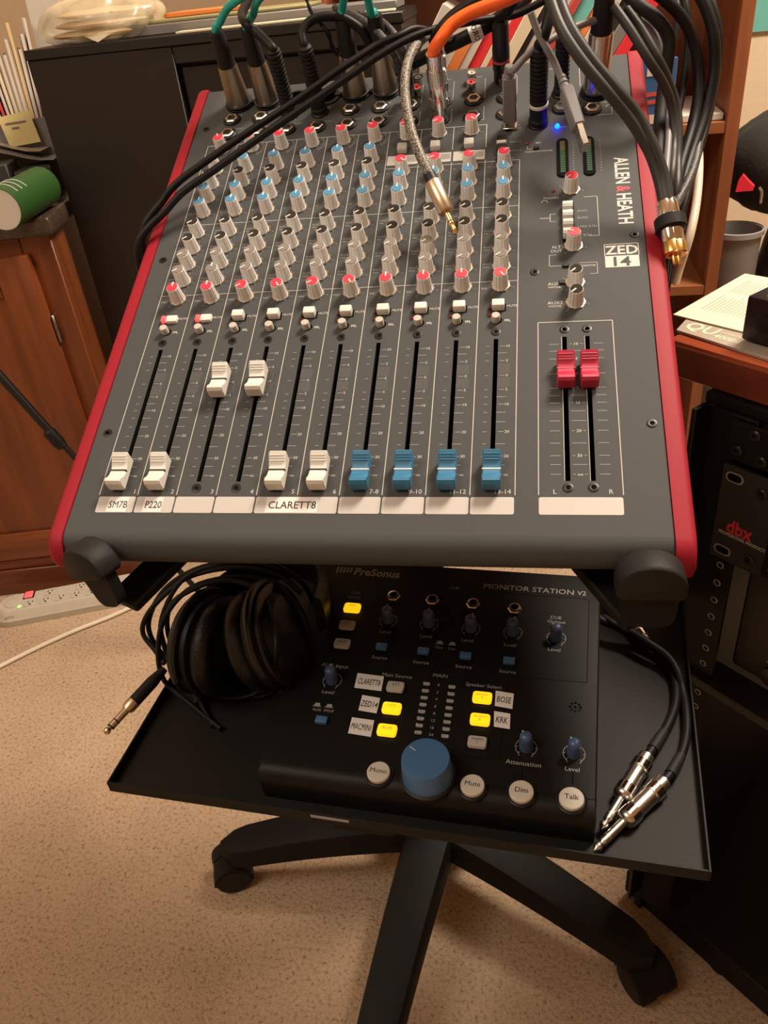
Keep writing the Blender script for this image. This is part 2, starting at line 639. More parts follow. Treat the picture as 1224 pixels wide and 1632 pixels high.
# silk-screen
ink, inkg = G(), G()
cols = [27 * i for i in range(11)]
for i, u in enumerate(cols):
    top = 371 if i <= 9 else 323.5
    if i in (7, 8, 9):
        ink.line(u, 13.5, u, 326)
        ink.line(u + 0, 342, u, 371)
    else:
        ink.line(u, 13.5, u, top)
ink.line(0, 371, 243, 371)
ink.line(162, 323.5, 270, 323.5)
ink.line(0, 270, 270, 270, .4)
ink.line(0, 191.5, 270, 191.5, .4)
nums = ['1', '2', '3', '4', '5', '6', '7-8', '9-10', '11-12', '13-14']
TK = [(131, '10'), (125, ''), (118.3, '5'), (105.7, '0'), (94, '5'), (88, ''), (82, '10'), (75.5, ''), (68, ''), (60.3, '20'), (51, ''), (41.7, '30'), (35.2, ''), (28.2, 'oo')]
for i in range(10):
    u0 = 27 * i
    ink.text(nums[i], u0 + 24.6, 16, 4.6, al='r')
    for v, t in TK:
        inkg.line(u0 + 6.2, v, u0 + 8.6, v, .35)
        if t:
            inkg.line(u0 + 15.6, v, u0 + 19.4, v, .35)
            ink.text(t, u0 + 20, v, 3.0, al='l', xs=.8 if t == 'oo' else 1)
        else:
            inkg.line(u0 + 14.4, v, u0 + 20.4, v, .35)
    for k in range(9):
        inkg.line(u0 + 15 + k * .9, 96, u0 + 15 + k * .9, 104, .07)
        inkg.line(u0 + 15 + k * .9, 107.5, u0 + 15 + k * .9, 115.5, .07)
    ink.text('MUTE', u0 + 19.6, 167.5, 2.9, al='l', bold=.02)
    ink.text('PFL', u0 + 18.3, 154, 2.9, al='l', bold=.02)
    inkg.text('PAN' if i < 6 else 'BAL', u0 + 1.6, 185, 2.5, al='l')
    for v, t in ((262, 'AUX1'), (244, 'AUX2'), (226.5, 'AUX3'), (209, 'AUX4')):
        inkg.text(t, u0 + 1.5, v, 2.5, al='l')
        inkg.text('PRE' if t < 'AUX3' else 'POST', u0 + 1.8, v - 3.1, 2.0, al='l')
    if i < 6:
        for v, t in ((349, '-10'), (337, 'HF'), (320, 'MF'), (302, 'MF'), (284, 'LF')):
            inkg.text(t, u0 + 1.8, v, 2.3, al='l')
        inkg.text('LINE', u0 + 22, 412, 2.4)
        inkg.text('INSERT', u0 + 25, 393, 2.3)
        ink.text(str(i + 1), u0 + 21, 400, 2.6)
    else:
        for v, t in ((317, 'ST'), (302, 'HF'), (284, 'LF')):
            inkg.text(t, u0 + 1.8, v, 2.3, al='l')
# dial marks round every knob
ROWS_M = [363.6, 336.3, 318.3, 301, 283.3, 259.3, 241.2, 223.5, 206, 187.2]
ROWS_S = [363.6, 318, 300.6, 282.6, 259.3, 241.2, 223.5, 206, 187.2]
SPOT = []
CM = ['cred', 'cblue', 'cblack', 'cblue', 'cblue', 'cblack', 'cblack', 'cgrey', 'cgrey', 'cred']
CS = ['cred', 'cred', 'cblue', 'cblue', 'cblack', 'cblack', 'cgrey', 'cgrey', 'cred']
gain = [20, 0, -35, -45, 65, 55]
pan = [0, 0, 128, -150, 128, -150, 0, 0, 0, -148]
for i in range(6):
    ang = [gain[i], 0, 120, 0, 0, 128, 128, 128, 128, pan[i]]
    if i == 1:
        ang[8] = 0
    SPOT += [(27 * i + 15, v, c, a) for v, c, a in zip(ROWS_M, CM, ang)]
for i in range(6, 10):
    ang = [(128, 128, -145, 0)[i - 6], (-140, 130, -68, -60)[i - 6], 0, 0, 128, 128, 128, 128, pan[i]]
    for k, (v, c, a) in enumerate(zip(ROWS_S, CS, ang)):
        if i == 9 and k == 0:
            continue
        SPOT.append((27 * i + 15, v, c, a))
SPOT += [(308.6, 284, 'cred', 130), (309, 223.4, 'cred', 68), (309.2, 187, 'cblack', 135), (309.2, 168, 'cblack', 135)]
for (u, v, c, a) in SPOT:
    for d in range(-140, 141, 40):
        s_, c_ = math.sin(R(d)), math.cos(R(d))
        inkg.line(u + 6.6 * s_, v + 6.6 * c_, u + 7.7 * s_, v + 7.7 * c_, .35)
        if d % 80 == 20:
            inkg.text('6' if d > 0 else '4', u + 9.2 * s_, v + 9.2 * c_, 1.9)
# curved gain marks
for i in range(6):
    for r_ in (9.2, 10.6):
        P = arc(27 * i + 15, 363.6, r_, -60, 50, 8)
        for a_, b_ in zip(P[:-1], P[1:]):
            inkg.line(*a_, *b_, .3)
# connector boxes at the rear
for u in (177, 204, 231, 258):
    for v0, v1 in ((378, 396), (409, 435)):
        ink.line(u + 9, v0, u + 9, v1, .3)
        ink.line(u + 9, v0, u + 5, v0, .3)
        inkg.text('R' if v0 < 400 else 'L', u + 7, (v0 + v1) / 2, 2.4)
    inkg.text('L/M', u + 6, 400, 2.4)
    inkg.text('STE RTN' if u < 220 else 'REC OUT', u + 1, 438, 2.6)
for u in (300, 327):
    ink.line(u - 8, 412, u - 8, 440, .4)
    ink.line(u - 8, 440, u + 4, 440, .4)
# master section printing
ink.line(283.9, 13.6, 283.9, 150.8)
ink.line(332.8, 13.6, 332.8, 150.8)
ink.line(283.9, 150.8, 332.8, 150.8)
for v, t in TK:
    inkg.line(291, v, 297.2, v, .35)
    inkg.line(320, v, 326.3, v, .35)
    if t:
        inkg.line(304.3, v, 306, v, .35)
        inkg.line(311.2, v, 313, v, .35)
        ink.text(t, 308.6, v, 3.2)
    else:
        inkg.line(304.3, v, 313, v, .35)
for u in (297.8, 312.8):
    ink.line(u + 1.55, 23.5, u + 1.55, 137.5, .3)
ink.text('L', 293.5, 16, 4.6)
ink.text('R', 326, 16, 4.6)
ink.line(318, 275, 327.5, 275, .4)
ink.line(327.5, 275, 327.5, 233, .4)
ink.line(327.5, 233, 320, 233, .4)
for v, t in ((260, 'AUX1'), (252.5, 'AUX2'), (243, '2TRK RTN'), (234, 'ST RTN')):
    inkg.text(t, 312.5, v, 3., al='l')
ink.text('PHONES', 294, 276, 3.0)
ink.text('MONO', 289, 254, 2.2)
ink.line(293, 258, 293, 250, .4)
ink.line(293, 258, 297, 258, .3)
ink.line(293, 250, 297, 250, .3)
ink.text('ALT', 297, 223, 3.8)
ink.text('OUT', 297, 219, 3.8)
ink.line(292, 215, 292, 204, .4)
ink.line(292, 215, 297, 215, .3)
ink.line(292, 204, 300, 204, .4)
ink.text('MONITOR', 318, 203, 2.6)
ink.line(313, 206, 325, 206, .3)
ink.line(325, 206, 325, 195, .3)
ink.line(325, 195, 320, 195, .3)
for v, t in ((186.5, 'AUX1'), (168.5, 'AUX2')):
    ink.text(t, 295.5, v, 4.0)
    ink.text('MASTER', 295.5, v - 3.2, 2.4)
ink.text('48V', 284.5, 342.5, 2.8)
ink.text('PHANTOM POWER', 285, 332, 2.5, bold=.01)
ink.line(276, 339, 276, 335.2, .35)
ink.line(276, 335.2, 280, 335.2, .35)
for v, t in ((346, 'AUX1-2'), (335, 'AUX 3-4'), (325.5, 'PRE')):
    inkg.text(t, 262, v, 2.6, al='l')
inkg.text('USB', 268, 367, 2.6)
inkg.text('COPY', 268, 363, 2.6)
inkg.text('POWER', 306, 360, 2.4)
for k in range(12):
    for u in (311.5, 332):
        inkg.text('0', u, 304 + 3.3 * k, 2.2)
inkg.text('PHONES', 336, 388, 2.8)
ink.line(343, 384, 343, 372, .4)
ink.line(343, 372, 330, 372, .4)
for u_, v_ in ((327, 371), (341, 382), (289, 271.5)):
    P = arc(u_, v_, 2.2, -10, 190, 6)
    for a_, b_ in zip(P[:-1], P[1:]):
        ink.line(*a_, *b_, .5)
# badge
ink.text('ALLEN', 347, 302.6, 14.5, rot=-90, xs=.72, bold=.022)
ink.text('HEATH', 347, 259.8, 14.5, rot=-90, xs=.72, bold=.022)
ink.prism(rrect(330.5, 353.7, 200, 211.2, .4), 0, .14)
for (a, b, c, d) in ((330.5, 211.2, 330.5, 223), (353.7, 211.2, 353.7, 223), (330.5, 223, 353.7, 223)):
    ink.line(a, b, c, d, .5)
ink.text('ZED', 342.1, 217.1, 12.2, xs=.98, bold=.022)
printing = obj('printing', ink.mesh('ink'), mixer, None, None, 'white lettering and lines')
obj('scale_marks', inkg.mesh('inkgrey'), mixer, None, None, 'fine pale scale marks')
obj('ampersand', G().text('&', 347, 281.3, 13.5, rot=-90, xs=.75, bold=.022).mesh('inkred'), mixer, None, None, 'red ampersand')
obj('model_number', G().text('14', 342.1, 205.6, 12.5, z=.3, xs=1.15, bold=.02).mesh('panel'), mixer, None, None, 'dark 14 on a white block')

# write-on strips with printed stickers
strips = [(27 * i + .5, 27 * i + 26.5) for i in range(10)]
strips[4:6] = [(108.5, 161.5)]
strips.append((284, 332.5))
for a, b in strips:
    obj('write_on_strip', G().prism(rrect(a, b, 0, 12, 1.2, 3), 0, .2).mesh('tag'), mixer)
for a, b, t, xs, c in ((8, 22, 'SM7B', .78, 0), (33, 46, 'P220', .78, 0), (115.5, 149, 'CLARETT8', .9, 0)):
    s = obj('sticker', G().rect(a, b, .4, 11.6, .32).mesh('tag2'), mixer, None, None, 'white sticker reading ' + t)
    obj('lettering', G().text(t, (a + b) / 2 + .5, 6, 7.4, z=.42, xs=xs, bold=.006).mesh('inkblack'), s)
for i in range(3):
    u = 162 + 27 * i
    obj('level_block', G().prism(rrect(u + 1, u + 26.4, 327.4, 339, .4, 2), 0, .15).mesh('ink'), mixer)
    k = G()
    k.rect(u + 16.5, u + 25.4, 330.5, 337, .22)
    obj('block_print', k.mesh('inkgrey'), mixer)

# screws
sm = G().lathe([(3.2, -.6), (3.2, .25), (2.4, .5), (1.5, .35), (1.4, -.5)], 16).mesh('blacks')
hx = G().lathe([(1.35, .02), (0, .02)], 6).mesh('hole')
sp = [(13.5 + 27 * i - .9, 143.7) for i in range(10)] + [(66.6, 18.6), (93.6, 18.6)] + [(301.2, 143.8), (316, 143.8), (301.1, 18.6), (315.9, 18.8)]
sp += [(281.6, 198.8), (351.8, 231.7), (352.3, 65), (-7, 396.2), (-8.2, 231.2), (-8.2, 63.4)]
for u, v in sp:
    s = obj('screw', sm, mixer, Mat.Translation((u, v, .1)))
    obj('screw_recess', hx, s)

# knobs
kb = G().lathe([(5.9, 0), (5.9, .8), (5.55, 1.3), (4.75, 12.6), (4.4, 13.2)], 48, flute=.075).mesh('knob', 20)
nut = G().lathe([(6.9, .1), (6.9, .9), (6.0, 1.0)], 8).mesh('steel')
caps = {c: G().lathe([(4.2, 12.2), (4.2, 13.35), (3.95, 13.6), (0, 13.6)], 24).mesh(c) for c in ('cred', 'cblue', 'cblack', 'cgrey')}
ptr = G().box(-.55, .55, .4, 4.7, 13.2, 14.0, .15).mesh('white')
for (u, v, c, a) in SPOT:
    k = obj('knob', kb, mixer, zrot((u, v, 0), a))
    obj('cap', caps[c], k)
    obj('pointer', ptr, k)
    obj('nut', nut, k)

# mute and solo buttons with their lights
mu = G().box(-4.3, 4.3, -3.1, 3.1, 0, 6.2, .8, seg=2).mesh('white')
mh = G().rect(-4.9, 4.9, -3.6, 3.6, .08).mesh('hole')
pf = G().lathe([(3.0, 0), (3.0, 5.0), (2.6, 5.6), (0, 5.6)], 20).mesh('lgrey')
ph = G().lathe([(3.7, .08), (0, .08)], 20).mesh('hole')
lr = G().lathe([(1.3, 0), (1.3, .9), (.8, 1.5), (0, 1.7)], 10).mesh('led_r')
ml = G().box(-1.5, 1.5, -2.3, 2.3, 0, 2.4, .4).mesh('redpaper_d')
mlon = G().box(-1.6, 1.6, -2.6, 2.6, 0, 3.4, .4).mesh('led_ron')
for i in range(10):
    u = 27 * i + 13.8
    down = i < 2
    b = obj('mute_button', mu, mixer, Mat.Translation((u + (1.4 if down else 0), 166, -3.4 if down else 0)))
    obj('button_hole', mh, mixer, Mat.Translation((u + (1 if down else .4), 166, 0)))
    obj('mute_light', mlon if down else ml, mixer, Mat.Translation((u - 4.9, 165.8, 0)), None, 'glowing red light' if down else None)
    b = obj('solo_button', pf, mixer, Mat.Translation((u - 1.4, 154.4, 0)))
    obj('button_hole', ph, mixer, Mat.Translation((u - .8, 154.4, 0)))
    obj('peak_light', lr, mixer, Mat.Translation((u - 5.6, 159.4, 0)))

# fader caps: saddle profile, groove line
pr = [(-12, 2.5), (-12, 9.5), (-10.6, 11.6), (-8.6, 11.6), (-6, 9.4), (-3, 8.1), (0, 7.7), (3, 8.1), (6, 9.6), (9, 11.6), (11, 12.4), (12, 11.2), (11.6, 2.5)]


def fader_mesh(m):
    g = G()
    n = len(pr)
    vs, fs = [], []
    for (uu, d) in ((-5.6, .9), (-4.9, 0), (4.9, 0), (5.6, .9)):
        for (v, w) in pr:
            vs.append((uu, v * (1 - d / 14), w - (d if w > 5 else 0)))
    for k in range(3):
        for i in range(n):
            j = (i + 1) % n
            fs.append((k * n + i, (k + 1) * n + i, (k + 1) * n + j, k * n + j))
    fs += [tuple(range(n)), tuple(range(4 * n - 1, 3 * n - 1, -1))]
    g.add(vs, fs)
    for k in range(3):
        z = (9.9, 10.5, 11.5)[k]
        g.box(-4.7, 4.7, 5.2 + k * 1.6, 5.8 + k * 1.6, z - 1.5, z + .25)
    return g.mesh(m, 30)


fw, fb, fr = fader_mesh('white'), fader_mesh('fblue'), fader_mesh('fred')
lnk = G().box(-5.65, 5.65, -.55, .55, 6.0, 8.0).mesh('inkblack')
lnw = G().box(-5.65, 5.65, -.45, .45, 6.0, 8.0).mesh('white')
lnr = G().box(-5.65, 5.65, -.45, .45, 6.0, 8.0).mesh('fred')
stem = G().box(-1.0, 1.0, -4, 4, -8, 3).mesh('black')
FP = [(i, 27.6, fw, lnk) for i in range(10)]
FP[2] = (2, 102.6, fw, lnk)
FP[3] = (3, 103, fw, lnk)
for i in range(6, 10):
    FP[i] = (i, 27.6, fb, lnw)
for (i, v, fm, ln) in FP + [(10, 104.2, fr, lnr), (11, 104, fr, lnr)]:
    u = slots[i][0]
    f = obj('fader_cap', fm, mixer, Mat.Translation((u, v, 0)))
    obj('indicator_line', ln, f)
    obj('stem', stem, f)

# sockets
nutm = G().lathe([(6.2, 0), (6.2, 2.6), (5.3, 3.2), (4.0, 3.2), (3.6, 1.0)], 6, close=False).mesh('steel', 25)
colm = G().lathe([(8.0, 0), (8.0, 1.2), (7.0, 2.0), (6.0, 2.0)], 24).mesh('black')
holm = G().lathe([(3.9, 1.2), (0, 1.2)], 16).mesh('hole')
JK = [(15.5 + 27 * i, v) for i in range(6) for v in (406, 385.6)]
JK += [(177 + 27 * i, v) for i in range(4) for v in (405, 382.5)]
JK += [(303.5, 384.5), (327.4, 379.5), (303.5, 404)]
for u, v in JK:
    j = obj('jack_socket', colm, mixer, Mat.Translation((u, v, 0)))
    obj('nut', nutm, j)
    obj('opening', holm, j)
xm = G().lathe([(12.5, 0), (12.5, 1.4), (11.5, 1.8), (10, 1.8)], 28).mesh('black')
xh = G().lathe([(9.8, 1.85), (0, 1.85)], 24).mesh('hole')
xt = G().box(8, 15, -2.2, 2.2, 0, 3.4, .8).mesh('blacks')
for u, v in [(18.5 + 27 * i, 428) for i in range(6)] + [(331, 402)]:
    j = obj('microphone_socket', xm, mixer, Mat.Translation((u, v, 0)))
    obj('opening', xh, j)
    obj('latch', xt, j)
# phono sockets
rcm = G().lathe([(4.2, 0), (4.2, 7.6), (3.2, 7.6), (3.0, 2)], 18, close=False).mesh('chrome')
rcr = G().lathe([(3.3, 6.8), (1.4, 7.2), (1.2, 5)], 14, close=False).mesh('cred')
rcw = G().lathe([(3.3, 6.8), (1.4, 7.2), (1.2, 5)], 14, close=False).mesh('white')
for (u, v, c) in ((228.8, 420.5, rcr), (228.8, 434, rcw), (182, 420, rcr), (182, 434, rcw), (205, 420, rcr), (256, 421, rcr), (256, 434, rcw)):
    j = obj('phono_socket', rcm, mixer, Mat.Translation((u, v, 0)))
    obj('ring', c, j)
# square switches
sqw = G().box(-3.9, 3.9, -4, 4, 0, 5.2, .7, seg=2).mesh('lgrey')
for u, v in ((174.8, 346), (202, 346), (229.4, 346)):
    obj('switch_button', sqw, mixer, Mat.Translation((u, v - 1, 0)))
sww = G().box(-3.8, 3.8, -3.6, 3.6, 0, 5.0, .5).mesh('white')
swg = G().box(-3.75, 3.75, -1.7, 1.7, 4.6, 5.3).mesh('grey')
swr = G().rect(-4.4, 4.4, -22, 22, .1).mesh('hole')
obj('switch_surround', swr, mixer, Mat.Translation((306, 248.5, 0)))
for v in (264, 254.5, 245, 235.5):
    s = obj('switch_button', sww, mixer, Mat.Translation((305.6, v - 1.2, 0)))
    obj('button_band', swg, s, Mat.Translation((0, -1.7, 0)))
swb = G().box(-3.9, 3.9, -3.5, 3.5, 0, 4.2, .5).mesh('black')
for v in (347, 336, 325.5):
    obj('switch_button', swb, mixer, Mat.Translation((255.6, v, 0)))
swl = G().box(-3.9, 3.9, -1.8, 1.8, 0, 5, .4).mesh('lgrey')
obj('switch_button', swl, mixer, Mat.Translation((255.6, 341.3, 0)))
for u, v in ((283, 335.6), (303.5, 203.5), (300.5, 187)):
    obj('small_switch', G().box(-2.2, 2.2, -1.6, 1.6, 0, 1.6, .3).mesh('black'), mixer, Mat.Translation((u, v, 0)))
for u, v in ((275.9, 342), (296, 283.5)):
    obj('indicator_light', lr, mixer, Mat.Translation((u, v, 0)))
bl = obj('power_light', G().lathe([(1.9, 0), (1.9, 1.4), (1.2, 2.6), (0, 3.0)], 14).mesh('led_b'), mixer, Mat.Translation((299.6, 360.3, 0)), None, 'glowing blue power light')
obj('light_opening', G().box(-2.2, 2.2, -2, 2, 0, 1.6, .3).mesh('hole'), mixer, Mat.Translation((261, 361.5, 0)))
obj('usb_socket', G().box(-6, 6, -5, 5, 0, 2.2, .5).mesh('steel'), mixer, Mat.Translation((262, 365.5, 0)))
# level meters
mtw = G().prism(arc(0, 19, 4.4, 0, 180, 8) + arc(0, -19, 4.4, 180, 360, 8), 0, 1.2, inset=.6).mesh('hole')
sgg = G().box(-2.0, 2.0, -1.15, 1.15, 1.0, 1.6, .2).mesh('led_g')
sgy = G().box(-2.0, 2.0, -1.15, 1.15, 1.0, 1.6, .2).mesh('led_y')
for u in (303.2, 323.2):
    w = obj('level_meter', mtw, mixer, Mat.Translation((u, 321.8, 0)))
    for k in range(14):
        obj('meter_segment', sgg if k < 10 else sgy, w, Mat.Translation((0, -17.6 + 2.7 * k, 0)))

# ================================================================== monitor controller on the tray
mc = thing('monitor_controller', 'black desktop monitor controller with a big blue knob, on the tray', 'audio controller', FS)
SW, SD = 249., 214.
pf_ = [(0, 0)] + [(-1 - 11 * math.sin(R(t)), -11 + 11 * math.cos(R(t))) for t in range(10, 91, 16)] + [(-11, -29.5), (SD, -44), (SD, 0)]
vs, fs = [], []
for (a, ins_) in ((-SW, 1.2), (-SW + 1.2, 0), (-1.2, 0), (0, 1.2)):
    for (b, w) in pf_:
        vs.append((a + (15.5 * (1 - b / SD) if a < -100 else 0), min(max(b, -12 + ins_), SD - ins_), min(w, -ins_)))
n = len(pf_)
for k in range(3):
    for i in range(n):
        j = (i + 1) % n
        fs.append((k * n + i, (k + 1) * n + i, (k + 1) * n + j, k * n + j))
fs += [tuple(range(n)), tuple(range(4 * n - 1, 3 * n - 1, -1))]
obj('housing', G().add(vs, fs).mesh('msbody', 25), mc)

tx, ln = G(), G()


def st(t, x, y, size, al='c', xs=1., bold=.0, g_=None):
    a, b = sq(x, y)
    obj('lettering', G().text(t, a, b, size, al=al, xs=xs, bold=bold, rot=-.5).mesh('inkgrey'), mc)


st('PreSonus', 566, 910.5, 13, 'l', .86, .018)
for k in range(5):
    a, b = sq(538 + 5.5 * k, 908.5)
    obj('logo_bar', G().prism(rrect(a - .9, a + .9, b - 4.4 + .35 * k, b + 4.4 - .35 * k, .8, 2), 0, .15).mesh('inkgrey'), mc)
st('MONITOR STATION', 858 - 16, 939, 8.2, 'c', 1.02, .012)
st('V2', 927, 945.5, 7.0, 'c', .95, .01)
st('CUE', 724, 937, 4.6)
st('CUE', 567, 945, 4.2)
st('Source', 565, 951.5, 4.2)
st('Main Source', 633, 1077, 4.8)
st('AUX Input', 534, 1061, 5.0)
st('MAIN', 702, 1077, 4.8)
st('Speaker Select', 771, 1093, 4.6)
st('CUE', 886, 984.5, 4.8)
st('Output', 887, 991, 4.8)
st('Attenuation', 834, 1216.5, 5.0)
for x, y in ((614, 1007), (679, 1014), (745, 1020.5), (813, 1028), (883, 1035.5), (523, 1103), (912, 1226)):
    st('Level', x, y, 4.8)
for x, y in ((605, 1048), (671, 1055.5), (739, 1062.5), (809, 1070.5)):
    st('Source', x, y, 4.6)
for x, y, t in ((505, 1131, 'AUX'), (524, 1133, 'SPDIF'), (700, 1032, 'Main'), (720, 1034, 'Cue')):
    st(t, x, y, 3.4)
    a, b = sq(x + 1, y - 8)
    ic = G().add([(a - 2.6, b - 1.2, .15), (a + 2.6, b - 1.2, .15), (a + 1.7, b + 1.6, .15), (a - 1.7, b + 1.6, .15)], [(0, 1, 2, 3)])
    obj('switch_symbol', ic.line(a - 3.4, b - 1.6, a + 3.4, b - 1.6, .5).mesh('inkgrey'), mc)
for k, t in enumerate(('0', '2', '4', '6', '8', '12', '16', '24')):
    f_ = k / 7
    st(t, 699 - 12 * f_, 1092 + 79 * f_, 3.4)
# engraved boxes
gl = lambda *p: [sq(*q) for q in p]


def poly_line(pts, w=.6, g_=ln):
    for a, b in zip(pts[:-1], pts[1:]):
        g_.line(*a, *b, w, .06)


poly_line(gl((737, 941), (932, 954.5), (939, 958), (935.5, 1088)))
poly_line(gl((935.5, 1088), (822, 1079)))
poly_line(gl((808, 1092), (796, 1210), (745, 1206)))
poly_line(gl((768, 1250), (812, 1256)))
poly_line(gl((851, 1263), (892, 1268)))
poly_line(gl((932, 1273), (950, 1275)))
poly_line(gl((833, 1222), (832, 1243)), .9)
poly_line(gl((913, 1231), (912, 1250)), .9)
poly_line(gl((813, 1035), (812, 1046)))
obj('engraved_lines', ln.mesh('hole'), mc)

# small knobs with dials
skb = G().lathe([(4.9, 0), (4.6, 9.5), (4.3, 12.6), (3.4, 14.2), (1.6, 14.9), (0, 15.0)], 22).mesh('msblue', 60)
spt = G().box(-.35, .35, 1.5, 4.4, 12.4, 14.4).mesh('lgrey')
dial = G()
for a_ in range(-135, 136, 15):
    p0, p1 = (Vec((math.sin(R(t)) * 7.4, math.cos(R(t)) * 7.4)) for t in (a_, min(a_ + 15, 135)))
    dial.line(p0.x, p0.y, p1.x, p1.y, .4) if a_ < 135 else None
for a_ in range(-135, 136, 45):
    s_, c_ = math.sin(R(a_)), math.cos(R(a_))
    dial.line(5.9 * s_, 5.9 * c_, 7.6 * s_, 7.6 * c_, .4)
for d in (-1, 1):
    dial.line(d * 5.2, -5.2, d * 4.2, -7.4, .4)
dm = dial.mesh('inkgrey')
for x, y, a_ in ((616, 971, 0), (682, 977, 0), (749.5, 984.5, -25), (817, 990, -25), (887, 999, 60), (525.5, 1067, 0), (838.5, 1173, 40), (916, 1183, 45)):
    a, b = sq(x, y, 13)
    k = obj('knob', skb, mc, zrot((a, b, 0), a_ if a_ < 30 else a_))
    obj('pointer', spt, k)
    d = obj('dial_ring', dm, mc, Mat.Translation((a, b, 0)))
# big level knob
a, b = sq(678, 1208, 21)
bk = obj('volume_knob', G().lathe([(17.6, 0), (17.4, 3), (16.6, 19.4), (15.9, 20.6), (0, 21)], 56).mesh('bigblue', 40), mc, zrot((a, b, 0), 58), None, 'large blue volume knob')
obj('pointer', G().box(-.35, .35, 9, 14.2, 20.6, 21.12).mesh('lgrey'), bk)
obj('knob_base', G().lathe([(19.2, 0), (19.2, 1.5), (18, 2.2)], 48).mesh('black'), bk)
# headphone sockets
nm = G().lathe([(6.0, 0), (6.0, 2.4), (5.3, 3.0), (4.6, 3.0)], 6).mesh('steel', 25)
rm = G().lathe([(4.7, 1), (4.7, 4.4), (3.2, 4.6), (3.0, 2.0)], 18, close=False).mesh('steel')
om = G().lathe([(3.2, 3.2), (0, 3.2)], 14).mesh('hole')
for x, y in ((627, 949), (689, 955), (754, 961.5), (820.5, 969)):
    a, b = sq(x, y, 3)
    j = obj('headphone_socket', nm, mc, Mat.Translation((a, b, 0)))
    obj('ring', rm, j)
    obj('opening', om, j)
# rectangular buttons
bb = G().box(-4.5, 4.5, -2.9, 2.9, 0, 3.6, .7, seg=2).mesh('btnblue')
dot = G().lathe([(.5, .12), (0, .12)], 8).mesh('ink')
for x, y in ((608, 1029), (674.5, 1036), (742, 1043.5), (811.5, 1051.5), (512, 1146)):
    a, b = sq(x, y, 3)
    obj('source_button', bb, mc, Mat.Translation((a, b, 0)))
    obj('index_dot', dot, mc, Mat.Translation((a - 3.2, b + 3.8, 0)))
rb = rrect(-6.7, 6.7, -4.5, 4.5, 2.0, 4)
bg_ = G().prism(rb, 0, 3.2, inset=.6).mesh('btngrey')
by_ = G().prism([(x * 1.06, y * 1.06) for x, y in rb], 0, 3.2, inset=.6).mesh('lit')
bs_ = G().prism([(x * 1.16, y * 1.2) for x, y in rb], 0, .25).mesh('hole')
for x, y, t, on in ((561, 967, 'ST1', 1), (553, 994.5, 'ST2', 0), (545, 1024, 'AUX', 0), (630, 1093, 'ST1', 0), (624, 1127, 'ST2', 1), (616.5, 1162, 'AUX', 1),
                    (768.5, 1110, 'A', 1), (765, 1145, 'B', 1), (760.5, 1181, 'C', 0)):
    a, b = sq(x, y, 3)
    k = obj('select_button', by_ if on else bg_, mc, Mat.Translation((a, b, 0)), None, 'lit yellow button' if on else 'pale grey button')
    obj('button_surround', bs_, k)
    tg = G()
    if len(t) == 1:
        tg.text('Speaker', 0, 2.0, 2.8, z=3.28)
        tg.text(t, 0, -.9, 3.0, z=3.28)
    else:
        tg.text(t, 0, 1.2, 3.8, z=3.28)
    obj('lettering', tg.mesh('olive' if on else 'inkblack'), k)
    obj('index_dot', dot, mc, Mat.Translation((a - 5.6, b + 6.0, 0)))
# round buttons
rbm = G().lathe([(8.1, 0), (8.1, 3.4), (7.5, 4.0), (0, 4.1)], 32).mesh('btnround')
rsm = G().lathe([(10.2, 0), (10.2, .9), (9.3, 1.6), (8.6, .9)], 32).mesh('blacks')
for x, y, t in ((603, 1229, 'Mono'), (753, 1250, 'Mute'), (831, 1260, 'Dim'), (911, 1271, 'Talk')):
    a, b = sq(x, y, 4)
    k = obj('round_button', rbm, mc, Mat.Translation((a, b, 0)))
    obj('lettering', G().text(t, 0, .6, 5.2, z=4.2, bold=.008).mesh('inkblack'), k)
    obj('button_collar', rsm, mc, Mat.Translation((a, b, 0)))
# level lights, microphone holes
lm = G().prism(rrect(-2.7, 2.7, -1.35, 1.35, 1.0, 3), 0, .8).mesh('grey')
for (x0, y0), (x1, y1) in (((680, 1090.5), (666.5, 1168)), ((720.5, 1095.5), (709.5, 1174))):
    for k in range(8):
        f_ = k / 7
        a, b = sq(x0 + (x1 - x0) * f_, y0 + (y1 - y0) * f_)
        obj('level_light', lm, mc, Mat.Translation((a, b, 0)))
        obj('index_dot', dot, mc, Mat.Translation((a - 2.4, b + 1.7, 0)))
hm = G().lathe([(.95, .1), (0, .1)], 10).mesh('hole')
a, b = sq(917, 1127)
for k in range(9):
    r_ = 3.7 if k < 8 else 0
    obj('microphone_hole', hm, mc, Mat.Translation((a + r_ * math.cos(k * math.pi / 4), b + r_ * math.sin(k * math.pi / 4), 0)))
# stickers
for P, t in ((((570, 1072.5), (612, 1078), (607.5, 1101.5), (564.5, 1096)), 'CLARETT8'), (((577.5, 1107.5), (606, 1112.5), (600, 1137), (571, 1132)), 'ZED14'),
             (((561, 1143), (596.5, 1148), (591, 1174.5), (554.5, 1168.5)), 'MACMINI'), (((790, 1100.5), (819, 1105.5), (816.5, 1130), (788.5, 1125)), 'BOSE'),
             (((787.5, 1133), (813.5, 1137.5), (812.5, 1162), (787, 1158)), 'KRK')):
    Q = [sq(x, y, .3) for x, y in P]
    s = obj('sticker', G().add([(q[0], q[1], .3) for q in Q], [(3, 2, 1, 0)]).mesh('tag2'), mc, None, None, 'white sticker reading ' + t)
    cx, cy = sum(q[0] for q in Q) / 4, sum(q[1] for q in Q) / 4
    an = math.degrees(math.atan2(Q[1][1] - Q[0][1], Q[1][0] - Q[0][0]))
    obj('lettering', G().text(t, cx, cy, 7.8, z=.42, xs={8: .5, 5: .58, 7: .47, 4: .58, 3: .58}[len(t)], rot=an * .5, bold=.008).mesh('inkblack'), s)

